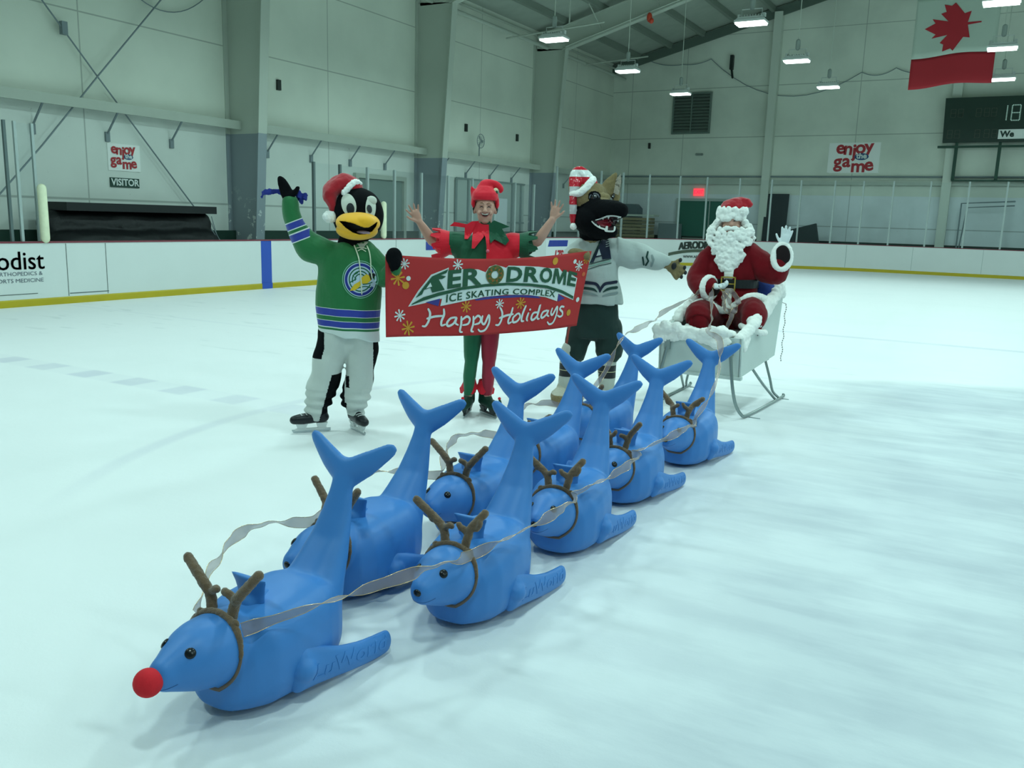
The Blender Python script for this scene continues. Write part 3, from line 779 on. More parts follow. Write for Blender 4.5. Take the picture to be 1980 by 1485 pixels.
# clutter behind the far boards
bm = BM(); box(bm, -.5, .5, -.03, .03, 0, 3.07)
tag(mk('black_gym_mat', bm, mat('gym_mat', '#1f2c30', .5, bump=.3, bscale=3), loc=(-8.85, YW - .5, 0), rot=(R(-5), 0, 0)), 'tall black mat leaning on the back wall behind the waving glove', 'gym mat')
bm = BM(); prism(bm, [(-7.95, 0), (-7.95, 1.55), (-6.95, 1.83), (-6.75, .9), (-6.75, 0)], 38.2, 38.45, lambda u, v, w: (u, w, v))
tag(mk('dark_ramp_panel', bm, mat('ramp_dark', '#2f3b3c', .6)), 'dark slanted panel standing behind the far boards right of the glove', 'panel')
t = thing('lumber_stack', 'stack of brown boards with a pale top behind the far corner glass', 'lumber', (-14.95, 38.1, 0))
for k in range(12):
    bm = BM(); dx = random.Random(k).uniform(-.04, .04); box(bm, -.85 + dx, .82 + dx, -.3, .3, .10 + k * .15, .22 + k * .15)
    mk('board', bm, mat('lumber%d' % (k % 3), ('#8b8468', '#7c765f', '#968c6e')[k % 3], .8), t)
bm = BM(); box(bm, -.92, 1.0, -.35, .35, 1.93, 2.02); mk('pale_top', bm, mat('pale_ply', '#b9c4b8', .7), t)
bm = BM()
for x in (-.5, .5): box(bm, x - .06, x + .06, -.3, .3, 0, .10)
mk('skid', bm, mat('lumber1', '#7c765f'), t)
bm = BM(); prism(bm, [(-.75, 0), (-.75, .95), (-.7, 1.0), (.55, 1.0), (.75, .8), (.75, 0)], -.3, .3, lambda u, v, w: (u, w, v + 1.5))
box(bm, -.7, -.6, -.25, .25, 0, 1.5); box(bm, .6, .7, -.25, .25, 0, 1.5)
tag(mk('grey_cabinet', bm, mat('cabinet_grey', '#66757a', .6), loc=(-15.9, 39.15, 0)), 'dark grey cabinet back behind the lumber stack, beside the wolf nose', 'cabinet')
bm = BM(); box(bm, -.5, .5, -.2, .2, 0, 1.65)
tag(mk('grey_bin', bm, mat('bin_grey', '#7b8a8c', .6), loc=(-13.55, 38.9, 0)), 'grey bin between the lumber stack and the green door', 'bin')
# steel bench frame behind far glass at right
t = thing('goal_frame', 'bare steel goal frame leaning behind the far glass under the scoreboard', 'goal', (-1.2, YW - 1.0, 0))
bm = BM(); tube(bm, [(-.4, 0, 0), (-.4, 0, 2.75), (1.4, 0, 2.85)], .03, 8); tube(bm, [(-.4, .4, 0), (-.2, .4, 2.6), (1.4, .4, 2.7)], .025, 8); mk('pipe', bm, steelg, t)

# ------------------------------------------------------------------ scoreboard
t = thing('scoreboard', 'dark green electronic scoreboard on the back wall at right, showing 18', 'scoreboard', (0, YW - .45, 0))
sbg = mat('scoreboard_green', '#21382f', .45)
bm = BM(); prism(bm, [(-2.56, 5.10), (-2.62, 6.78), (2.9, 6.78), (2.9, 5.10)], -.15, .15, lambda u, v, w: (u, w, v)); mk('cabinet', bm, sbg, t)
def seg_digit(bm, x, z, w, h, segs, th=.02, n=5, y=-.162):
    def seg(a, b):
        for k in range(n):
            p = [a[i] + (b[i] - a[i]) * (k + .5) / n for i in (0, 1)]
            box(bm, p[0] - th, p[0] + th, y, y + .01, p[1] - th, p[1] + th)
    C = {'a': ((x, z+h), (x+w, z+h)), 'b': ((x+w, z+h), (x+w, z+h/2)), 'c': ((x+w, z+h/2), (x+w, z)), 'd': ((x, z), (x+w, z)), 'e': ((x, z), (x, z+h/2)), 'f': ((x, z+h/2), (x, z+h)), 'g': ((x, z+h/2), (x+w, z+h/2))}
    for s in segs: seg(*C[s])
bm = BM(); seg_digit(bm, -.62, 5.88, .16, .56, 'bc'); seg_digit(bm, -.30, 5.88, .28, .56, 'abcdefg'); seg_digit(bm, .18, 5.88, .28, .56, 'abcdefg')
mk('lit_digits', bm, mat('digit_on', '#8fb0a4', .5, emit='#b8e0d4', estr=.25), t)
for nm, z, xs in (('dim_digits', 6.05, (-2.38, -2.12, -1.50, -1.22, -.98)), ('dim_digits', 5.26, (-2.42, -2.16, -1.46, -1.14, -.88))):
    for x in xs:
        bm = BM(); seg_digit(bm, x, z, .17, .30, 'abcdefg', .012, 4); mk('dim_digit', bm, mat('digit_off', '#4e5548', .5), t)
bm = BM(); box(bm, -.66, 1.8, -.19, -.15, 5.20, 5.55); mk('name_panel', bm, sign_w, t)
wall_text(text_bm('We', .30, .014), mat('ink_dark', '#243832', .5), 'lettering', t, lambda c: Vector((-.36 + c.x, -.196, 5.37 + c.y)))
t = thing('scoreboard_stand', 'dark green steel rail and legs holding up the scoreboard', 'stand', (0, YW - .45, 0))
bm = BM(); box(bm, -2.72, 2.9, -.1, .1, 4.90, 4.98); mk('rail', bm, mat('stand_green', '#22483a', .5), t)
for x in (-2.05, -.55, .95, 2.4):
    bm = BM(); box(bm, x - .06, x + .06, -.06, .06, 3.66, 4.90); mk('leg', bm, mat('stand_green', '#22483a'), t)
bm = BM(); box(bm, -2.1, 2.5, -.06, .45, 3.62, 3.68)
for x in (-2.05, -.55, .95, 2.4): box(bm, x - .05, x + .05, -.05, .05, 4.98, 5.10)
mk('base_rail', bm, mat('stand_green', '#22483a'), t)

# ------------------------------------------------------------------ hanging flag with red leaf
t = thing('hanging_flag', 'large red and white flag with a red maple leaf hung sideways from the roof', 'flag')
FY = 28.0
fx0, fx1 = -2.90, -.80
def fl(x, z, o=0.0):
    u = (x - fx0) / (fx1 - fx0)
    return Vector((x, FY + .05 * math.sin(u * 7) - o, z + .10 * u + .035 * math.sin(u * 6.5 - 2.0) * min(1, max(0, 1 - (z - 5.6) / 3))))
def cloth(z0, z1, nm, m, both=True):
    bm = BM(); N = 24; K = 10
    rows = [[bm.verts.new(fl(fx0 + (fx1 - fx0) * i / N + (.05 * (1 - (z0 + (z1 - z0) * k / K - 5.6) / 3) * -1 if False else 0), z0 + (z1 - z0) * k / K)) for i in range(N + 1)] for k in range(K + 1)]
    for k in range(K):
        for i in range(N): bm.faces.new((rows[k][i], rows[k][i+1], rows[k+1][i+1], rows[k+1][i]))
    o = mk(nm, bm, m, t, smooth=True)
    s = o.modifiers.new('thick', 'SOLIDIFY'); s.thickness = .006; s.offset = 0
    return o
fred = mat('flag_red', '#a3202b', .7); fwhite = mat('flag_white', '#a8b6aa', .75)
cloth(5.64, 6.46, 'red_band', fred); cloth(6.46, 8.10, 'white_field', fwhite); cloth(8.10, 8.92, 'red_band', fred)
leaf = [(-2.636, 7.24), (-2.379, 7.377), (-2.467, 7.494), (-2.053, 7.398), (-2.262, 7.617), (-2.126, 7.652), (-2.199, 7.851), (-2.01, 7.803), (-1.916, 7.875), (-1.662, 7.567), (-1.499, 7.615), (-1.562, 7.328), (-1.23, 7.333), (-1.221, 7.302), (-1.554, 7.26), (-1.471, 6.921), (-1.635, 6.948), (-1.861, 6.604), (-1.927, 6.672), (-2.129, 6.606), (-2.12, 6.794), (-2.215, 6.841), (-2.043, 7.039), (-2.44, 6.974), (-2.346, 7.077)]
b2 = BM(); poly(b2, leaf); refine(b2, .15); out = BM(); merge(out, b2, lambda c: (lambda p: Vector((c.x, p.y, c.y)))(fl(c.x, 7.2, .012)))
mk('maple_leaf', out, fred, t)
bm = BM(); tube(bm, [(fx0 - .1, FY, 9.05), (fx1 + .1, FY, 9.15)], .03, 8)
tube(bm, [(fx0 + .2, FY, 9.07), (fx0 + .2, FY, roof_z(fx0 + .2) - .02)], .012, 5); tube(bm, [(fx1 - .2, FY, 9.13), (fx1 - .2, FY, roof_z(fx1 - .2) - .02)], .012, 5)
mk('hanging_rod', bm, steel, t)
# conduit + red valve under the rafter
bm = BM(); tube(bm, [(XW + 1.5, 31.2, 8.2), (-8.0, 31.2, 10.35)], .03, 8); tube(bm, [(XW + .6, 28.2, 8.0), (-12.6, 28.2, 8.25)], .03, 8); tube(bm, [(-13.0, 26.4, 7.9), (-13.0, 26.4, 8.9), (-11.2, 26.4, 9.6)], .025, 8); tube(bm, [(XW + .6, 35.0, 8.2), (-13.6, 35.0, 8.35)], .03, 8)
tag(mk('conduit_pipe', bm, steel), 'thin pipework hung under the roof near the left wall', 'pipe')
bm = BM(); ell(bm, (0, 0, 0), (.10, .10, .17)); ell(bm, (.08, 0, -.12), (.09, .09, .10))
tag(mk('red_balloon', bm, mat('balloon_red', '#c2442c', .4), loc=(-12.1, 31.1, 8.95), smooth=True), 'small deflated red balloon caught on the rafter under the roof', 'balloon')
# ------------------------------------------------------------------ blue plastic seal skating aids
seal_blue = mat('seal_blue_plastic', '#3b7cc4', .46, noise_amt=.03, nscale=5, spec=.45, bump=.04, bscale=120, bdist=.002)
eye_black = mat('eye_black', '#0b1016', .25)
def build_seal_body():
    bm = BM()
    # body along y (front = -y), origin under the tail fluke
    prof = [(-.735, .060, .088, .050), (-.715, .112, .110, .085), (-.675, .155, .145, .128), (-.61, .188, .168, .164), (-.52, .200, .176, .176), (-.43, .196, .180, .180),
            (-.34, .180, .182, .180), (-.27, .152, .178, .172), (-.20, .108, .165, .150), (-.155, .060, .15, .11)]
    loft(bm, [sring(0, zc, y, hw, hh, 32, 3.1, 'y') for y, hw, zc, hh in prof])
    # neck to head
    loft(bm, [sring(0, zc, y, hw, hh, 28, 2.1, 'y') for y, hw, zc, hh in
              [(-.60, .118, .232, .110), (-.67, .121, .236, .114), (-.72, .122, .238, .115), (-.77, .116, .240, .112), (-.815, .102, .241, .102), (-.86, .078, .240, .082), (-.90, .056, .238, .062), (-.93, .044, .237, .048), (-.948, .028, .237, .031)]])
    # tail stem along z
    loft(bm, [sring(0, yc, z, a, b, 28, 2.2, 'z') for z, a, b, yc in
              [(.12, .13, .13, -.30), (.22, .130, .130, -.280), (.30, .118, .115, -.245), (.38, .096, .088, -.185), (.46, .078, .058, -.135), (.54, .062, .042, -.10), (.61, .051, .029, -.075), (.66, .047, .023, -.06), (.705, .045, .020, -.045)]])
    # fluke : two swept blades
    for s in (-1, 1):
        pts = [(0, -.05, .665), (s*.035, -.045, .684), (s*.085, -.035, .714), (s*.132, -.022, .745), (s*.180, -.008, .778), (s*.200, -.004, .793)]
        tube(bm, pts, [.058, .056, .050, .041, .030, .019], n=16, smooth=4, flat=(.48, 1.0), up=(0, 1, 0))
    ell(bm, (0, -.042, .695), (.062, .026, .040))
    me = fuse(bm, .0075, 10, .6)
    return me
def build_saddle():
    bm = BM()
    pts = []
    # curved cross plate behind the head, flared at the top
    rings = []
    for z, a, t, yo in ((.33, .060, .020, 0), (.37, .062, .017, .0), (.40, .070, .015, -.004), (.425, .080, .013, -.010), (.433, .082, .010, -.013)):
        ring = []
        n = 24
        for k in range(n):
            q = 2 * math.pi * k / n; x = a * math.cos(q); y = t * math.sin(q)
            ring.append(Vector((x, -.545 + yo + y + .35 * x * x / .08 * .1, z)))
        rings.append(ring)
    loft(bm, rings)
    tube(bm, [(0, -.54, .33), (0, -.49, .335)], [.045, .03], 12)
    return fuse(bm, .005, 6)
def build_flipper(s):
    bm = BM()
    # big rounded root, straight arm running back to the ice behind
    path = [(s*.178, -.505, .118), (s*.190, -.43, .102), (s*.202, -.34, .080), (s*.212, -.24, .062), (s*.218, -.145, .052), (s*.220, -.085, .049)]
    tube(bm, path, [.086, .070, .057, .051, .049, .046], n=18, smooth=4, flat=(1.0, .50), up=(0, 0, 1))
    tube(bm, [(s*.14, -.50, .12), (s*.19, -.50, .12)], .05, 12)
    return fuse(bm, .006, 8)
saddle_me, body_me = build_saddle(), build_seal_body()
flip_me = {s: build_flipper(s) for s in (-1, 1)}
def flip_text(s):
    t = text_bm('LuWorld', .078, .0012, .12 * s, 1.32)
    bmesh.ops.triangulate(t, faces=t.faces)
    refine(t, .02)
    tree = bvh(flip_me[s])
    out = BM(); vm = []
    ang = .10 if s>0 else -.10
    def f(c):
        a = c.x * math.cos(ang) + c.y * math.sin(ang); b_ = -c.x * math.sin(ang) + c.y * math.cos(ang)
        y = -.295 + a * (1 if s > 0 else -1); z = .082 + b_
        h = tree.ray_cast(Vector((s * .6, y, z)), Vector((-s, 0, 0)))
        x = (h[0].x if h[0] is not None else s * .21) + s * .0006
        return Vector((x, y, z))
    merge(out, t, f)
    r = bmesh.ops.extrude_face_region(out, geom=out.faces[:])
    for v in r['geom']:
        if isinstance(v, bmesh.types.BMVert): v.co.x += s * .0014
    bmesh.ops.recalc_face_normals(out, faces=out.faces)
    me = bpy.data.meshes.new('lettering'); out.to_mesh(me); out.free(); me.materials.append(seal_blue); return me
flip_txt = {s: flip_text(s) for s in (-1, 1)}
tree_body = bvh(body_me)
def on_head(x, z, r, depth=.004):
    """eye disc on the head surface, cast from the side/front"""
    o = Vector((x * 4, -1.6, z)); tgt = Vector((0, -.815, z)) ; d = (tgt - o).normalized()
    h = tree_body.ray_cast(o, d); return h[0], h[1]
def eye_mesh(x, z, r, flat=.45):
    p, n = on_head(x, z, r)
    bm = BM(); q = n.to_track_quat('Z', 'Y').to_matrix().to_4x4()
    bmesh.ops.create_uvsphere(bm, u_segments=18, v_segments=10, radius=1.0, matrix=Matrix.Translation(p) @ q @ Matrix.Diagonal((r, r, r * flat, 1)))
    me = bpy.data.meshes.new('eye'); bm.to_mesh(me); bm.free(); me.polygons.foreach_set('use_smooth', [True] * len(me.polygons)); me.materials.append(eye_black); return me
eyes_me = [eye_mesh(s * .30, .300, .0175) for s in (-1, 1)]
bm = BM(); ell(bm, (0, -.944, .243), (.018, .012, .015)); nose_me = bpy.data.meshes.new('nose'); bm.to_mesh(nose_me); bm.free(); nose_me.materials.append(eye_black)
nose_me.polygons.foreach_set('use_smooth', [True] * len(nose_me.polygons))
def mouth_me():
    bm = BM(); pts = []
    for k in range(13):
        a = -1 + 2 * k / 12
        x = a * .062; y0 = -.93 + .085 * a * a
        h = tree_body.ray_cast(Vector((x, y0, -.2)), Vector((0, 0, 1)))
        o = Vector((x * 2.2, -1.3, .196 + .012 * a * a)); h = tree_body.ray_cast(o, (Vector((x * .6, -.83, .205 + .012 * a * a)) - o).normalized())
        if h[0] is not None: pts.append(h[0])
    tube(bm, pts, .0014, 6)
    me = bpy.data.meshes.new('mouth_line'); bm.to_mesh(me); bm.free(); me.materials.append(mat('mouth_line', '#1d4c86', .5)); return me
mouth = mouth_me()
for me in (body_me, saddle_me, flip_me[1], flip_me[-1]):
    me.materials.clear(); me.materials.append(seal_blue)
ROW = 'blue plastic seal skating aids in harness'
def add_child(n, me, p): 
    o = bpy.data.objects.new(n, me); COL.objects.link(o); o.parent = p; return o
seal0 = thing('seal_skating_aid', 'x', 'skating aid', (0, 0, 0), 0, ROW)
add_child('body', body_me, seal0); add_child('saddle_grip', saddle_me, seal0)
for s in (-1, 1):
    f_ = add_child('flipper', flip_me[s], seal0); add_child('raised_lettering', flip_txt[s], f_)
    e_ = add_child('eye', eyes_me[(s + 1) // 2], seal0)
add_child('nose', nose_me, seal0); add_child('mouth_line', mouth, seal0)
def copy_tree(o, parent=None):
    c = o.copy(); COL.objects.link(c); c.parent = parent
    for ch in list(o.children): copy_tree(ch, c)
    return c
SEALS = [  # x, y, heading, label
    (-2.100, 2.520, 0, 'blue plastic seal at the very front of the team, wearing the red ball nose'),
    (-1.815, 3.450, 2, 'first blue plastic seal of the near right row, right behind the leader'),
    (-1.830, 4.360, 4, 'blue plastic seal, second of the near right row'),
    (-1.830, 5.250, 0, 'blue plastic seal, third of the near right row'),
    (-1.790, 6.260, 0, 'blue plastic seal nearest the white sleigh in the right row'),
    (-2.330, 3.380, -3, 'blue plastic seal in the far left row, half hidden behind the leader tail'),
    (-2.305, 4.260, 0, 'blue plastic seal in the left row in front of the elf skates'),
    (-2.350, 5.170, -4, 'blue plastic seal in the left row with its tail before the wolf left sock'),
    (-2.347, 6.200, -11, 'rearmost blue plastic seal of the left row, by the sleigh front left corner')]
ante = mat('antler_plush', '#6b5540', .95, noise_amt=.25, nscale=40, bump=.9, bscale=220, sheen=.4, bdist=.004)
band_m = mat('headband_elastic', '#6f5d4e', .7, bump=.3, bscale=150, bdist=.002)
def antler(bm, s, var):
    rnd = random.Random(var * 7 + (s > 0))
    j = lambda a: rnd.uniform(-a, a)
    lean = {0: (.085, -.01), 1: (.05 if s > 0 else .10, .0), 2: (.06, .01), 3: (.075, .03)}[var % 4]
    b0 = Vector((s * .045, -.675, .338))
    m1 = b0 + Vector((s * .012, .008, .055)); m2 = b0 + Vector((s * (lean[0] * .45), .012 + lean[1], .092 + j(.008))); m3 = b0 + Vector((s * (lean[0] + (.045 if s < 0 else .02)), .02 + lean[1] + j(.02), .160 + j(.012)))
    tube(bm, [b0, m1, m2, m3], [.0190, .0185, .0180, .0170], 12, smooth=4)
    tube(bm, [m1 + Vector((0, 0, .012)), m1 + Vector((-s * .028, -.006, .030)), m1 + Vector((-s * .040, -.008, .038 + j(.01)))], [.014, .014, .013], 10, smooth=2)
    if var % 2: tube(bm, [m2, m2 + Vector((s * .03, .0, .004)), m2 + Vector((s * .04, 0, .03))], [.013, .013, .012], 10, smooth=2)
ant_me = {}
for v_ in range(4):
    for s in (-1, 1):
        bm = BM(); antler(bm, s, v_); me = fuse(bm, .004, 2, .5, wrinkle=(.0022, 90)); me.materials.append(ante); ant_me[(v_, s)] = me
def ring_at(t):
    """headband loop hugging the neck behind the cheeks (t=0 top, clockwise)"""
    a = R(t); y = -.690 - .030 * (1 - math.cos(a)) / 2 * 1.6
    d = Vector((math.sin(a), 0, math.cos(a))); c = Vector((0, y, .237))
    h = tree_body.ray_cast(c + d * .4, -d)[0]
    return h + d * .004 if h is not None else c + d * .12
bm = BM(); tube(bm, [ring_at(t) + Vector((0, 0, 0)) for t in range(-95, 96, 8)], [.0065, .0105, .012, .0105, .012, .0105, .0065], 10, flat=(1, 1.15)); bandtop_me = fuse(bm, .0035, 2, wrinkle=(.0018, 90)); bandtop_me.materials.append(ante)
bm = BM(); tube(bm, [ring_at(t) for t in range(80, 281, 8)], .0058, 8, flat=(.6, 1.3)); bandlow_me = bpy.data.meshes.new('elastic'); bm.to_mesh(bandlow_me); bm.free(); bandlow_me.materials.append(band_m)
bandlow_me.polygons.foreach_set('use_smooth', [True] * len(bandlow_me.polygons))
WHO = ['the red nosed leading seal', 'the seal right behind the leader in the right row', 'the second seal of the right row', 'the third seal of the right row', 'the seal nearest the sleigh in the right row',
       'the seal half hidden by the leader tail', 'the left row seal before the elf skates', 'the left row seal before the wolf sock', 'the rearmost seal of the left row']
for i, (x, y, a, lab) in enumerate(SEALS):
    s_ = seal0 if i == 0 else copy_tree(seal0)
    s_.location = (x, y, 0); s_.rotation_euler = (0, 0, R(a)); s_['label'] = lab
    h = thing('antler_headband', 'plush antler headband on ' + WHO[i], 'antler headband', (x, y, 0), R(a), 'plush antler headbands on the seals')
    add_child('headband', bandtop_me, h); add_child('elastic_loop', bandlow_me, h)
    vv = (0, 1, 1, 2, 3, 2, 0, 3, 2)[i]
    add_child('antler', ant_me[(vv, -1)], h); add_child('antler', ant_me[(vv, 1)], h)
    # brown plush ear flaps at the band sides
    for s in (-1, 1):
        bm = BM(); p = ring_at(38 * s); ell(bm, p + Vector((s * .006, .004, .004)), (.016, .010, .014), (0, s * 30, 0), 12, 8); 
        mk('plush_ear', bm, ante, h, smooth=True)
bm = BM(); ell(bm, (0, 0, 0), (.045, .043, .044), u=28, v=18)
tag(mk('red_ball_nose', bm, mat('foam_red', '#d01c2a', .85, noise_amt=.1, nscale=60, bump=.3, bscale=200, bdist=.002), loc=(SEALS[0][0], SEALS[0][1] - .965, .237), smooth=True), 'round red foam ball on the snout of the leading seal', 'ball nose')

# ------------------------------------------------------------------ organza ribbon reins
orgz = bpy.data.materials.new('organza'); orgz.use_nodes = True
nt = orgz.node_tree; b = nt.nodes['Principled BSDF']
b.inputs['Base Color'].default_value = lin('#877a7e'); b.inputs['Roughness'].default_value = .35; b.inputs['Sheen Weight'].default_value = .5
tr = nd(nt, 'ShaderNodeBsdfTransparent'); tr.inputs[0].default_value = (.95, .92, .92, 1); mx = nd(nt, 'ShaderNodeMixShader'); mx.inputs[0].default_value = .66
nt.links.new(tr.outputs[0], mx.inputs[1]); nt.links.new(b.outputs[0], mx.inputs[2]); nt.links.new(mx.outputs[0], nt.nodes['Material Output'].inputs[0])
gold = mat('gold_wire', '#d9b98c', .25, metal=.8)
def ribbon(name, label, pts, w=.045, tw=1.0, seed=1):
    t = thing(name, label, 'ribbon', (0, 0, 0), 0, None)
    P = catmull(pts, 10); rnd = random.Random(seed)
    bm = BM(); L = []; Rr = []
    ph = rnd.random() * 6
    for i, p in enumerate(P):
        d = (P[min(i+1, len(P)-1)] - P[max(i-1, 0)]).normalized()
        up = Vector((0, 0, 1)); sd = d.cross(up).normalized(); u2 = sd.cross(d)
        a = 1.15 + .75 * math.sin(i * .33 * tw + ph) + .3 * math.sin(i * .9 + ph)
        v = sd * math.cos(a) + u2 * math.sin(a)
        L.append(p + v * w / 2); Rr.append(p - v * w / 2)
    vl = [bm.verts.new(q) for q in L]; vr = [bm.verts.new(q) for q in Rr]; vm = [bm.verts.new(p + Vector((0, 0, -.003))) for p in P]
    for i in range(len(P) - 1):
        bm.faces.new((vl[i], vm[i], vm[i+1], vl[i+1])); bm.faces.new((vm[i], vr[i], vr[i+1], vm[i+1]))
    mk('sheer_band', bm, orgz, t, smooth=True)
    for q in (L, Rr):
        bm = BM(); tube(bm, q, .0012, 5); mk('gold_edge', bm, gold, t, smooth=True)
    return t
def attach(i, s):
    x, y, a, _ = SEALS[i]; v = Matrix.Rotation(R(a), 3, 'Z') @ Vector((s * .104, -.685, .318 if i == 0 else .335)); return Vector((x, y, 0)) + v
def run(ids, s, end, lifts=None):
    pts = []
    prev = None
    for i in ids:
        p = attach(i, s)
        if prev is not None:
            for k, f in ((1, .25), (2, .5), (3, .75)):
                q = prev.lerp(p, f) + Vector((s * .14 * math.sin(math.pi * f), 0, .075 * math.sin(math.pi * f))); pts.append(q)
        pts.append(p); prev = p
    return pts + [Vector(e) for e in end]
HAND_R = Vector((-2.33, 7.98, 1.10))
ribbon('ribbon_rein', 'sheer mauve ribbon with gold edges running along the near right row of seals', run([0, 1, 2, 3, 4], 1,
       [(-1.66, 5.95, .55), (-1.72, 6.2, .80), (-1.87, 6.45, .83), (-2.05, 7.0, .80), (-2.15, 7.42, .86), (-2.28, 7.8, 1.02), HAND_R + Vector((.02, -.09, 0))]), seed=3)
ribbon('ribbon_rein', 'sheer mauve ribbon with gold edges running along the far left row of seals', run([0, 5, 6, 7, 8], -1,
       [(-2.50, 5.85, .50), (-2.45, 6.1, .78), (-2.40, 6.3, .84), (-2.55, 7.05, .82), (-2.60, 7.4, .86), (-2.46, 7.75, .98), HAND_R + Vector((-.02, -.09, .0))]), seed=8)
# ------------------------------------------------------------------ skates
def skate(parent, toe, boot_m, holder_m, loc, heading, roll=0, name='skate', laces=None, L=1.0, curl=None, ankle=(0, -.06)):
    """boot with a blade; heading = local angle (deg) of the toe direction measured from -y towards +x"""
    e = bpy.data.objects.new(name, None); COL.objects.link(e); e.parent = parent; e.location = loc
    e.rotation_euler = (0, R(roll), R(heading)); e.scale = (L, L, L); e.empty_display_size = .05
    # frame: toe towards -y
    bm = BM()
    tube(bm, [(0, .09, .115), (0, .02, .112), (0, -.07, .108), (0, -.135, .103)], [.042, .042, .046, .036], 16, smooth=3, flat=(.95, 1.0), up=(0, 0, 1))
    tube(bm, [(0, .075, .12), (0, .07, .19), (0, .065, .25)], [.047, .046, .052], 16, smooth=2)
    tube(bm, [(0, -.02, .13), (0, .04, .17)], [.035, .042], 14)
    me = fuse(bm, .006, 5); link_mesh('boot', me, boot_m, e)
    bm = BM()
    for y0, y1 in ((-.125, -.035), (.03, .115)):
        prism(bm, [(y0, .075), (y1, .075), ((y0+y1)/2 + .028, .03), ((y0+y1)/2 - .028, .03)], -.022, .022, lambda u, v, w: (w * (.45 if v < .05 else 1), u, v))
    prism(bm, [(-.135, .02), (-.12, .035), (.11, .035), (.125, .02)], -.008, .008, lambda u, v, w: (w, u, v))
    mk('blade_holder', bm, holder_m, e)
    bm = BM(); prism(bm, [(-.15, .014), (-.155, .028), (.14, .028), (.14, .006), (.12, 0), (-.12, 0), (-.142, .004)], -.003, .003, lambda u, v, w: (w, u, v)); mk('steel_blade', bm, mat('blade_steel', '#b9c2c4', .25, metal=.9), e)
    if laces:
        bm = BM(); tr_ = bvh(me)
        for k in range(5):
            y = -.095 + k * .026; z = .16 + k * .018
            pts = []
            for j in range(5):
                x = -.028 + .014 * j
                h = tr_.ray_cast(Vector((x, y - .15, z + .2)), Vector((0, .6, -.8)))
                if h[0] is not None: pts.append(h[0] + Vector((0, -.001, .002)))
            if len(pts) > 2: tube(bm, pts, .0032, 5)
        mk('laces', bm, laces, e)
    return e
black_plush = mat('black_plush', '#06080c', .95, bump=.3, bscale=160, bdist=.003, spec=.15)
white_fleece = mat('white_fleece', '#c3c9c4', .95, sheen=.3, noise_amt=.05, nscale=8, bump=.4, bscale=30, bdist=.01)
white_fur = mat('white_fur', '#f2f3ef', 1.0, sheen=.3, bump=.5, bscale=180, bdist=.006)
red_velvet = mat('red_plush', '#a80f20', .9, sheen=.4, noise_amt=.12, nscale=10, bump=.3, bscale=50)
skate_black = mat('skate_black', '#12161b', .35)
skate_white = mat('skate_holder_white', '#d5dad8', .4)
lace_w = mat('lace_white', '#dcdfdc', .7)
yellow_beak = mat('beak_yellow', '#f2b01c', .75, noise_amt=.05, nscale=8, sheen=.2)
def in_poly(x, z, P):
    c = False; j = len(P) - 1
    for i in range(len(P)):
        if (P[i][1] > z) != (P[j][1] > z) and x < (P[j][0] - P[i][0]) * (z - P[i][1]) / (P[j][1] - P[i][1]) + P[i][0]: c = not c
        j = i
    return c

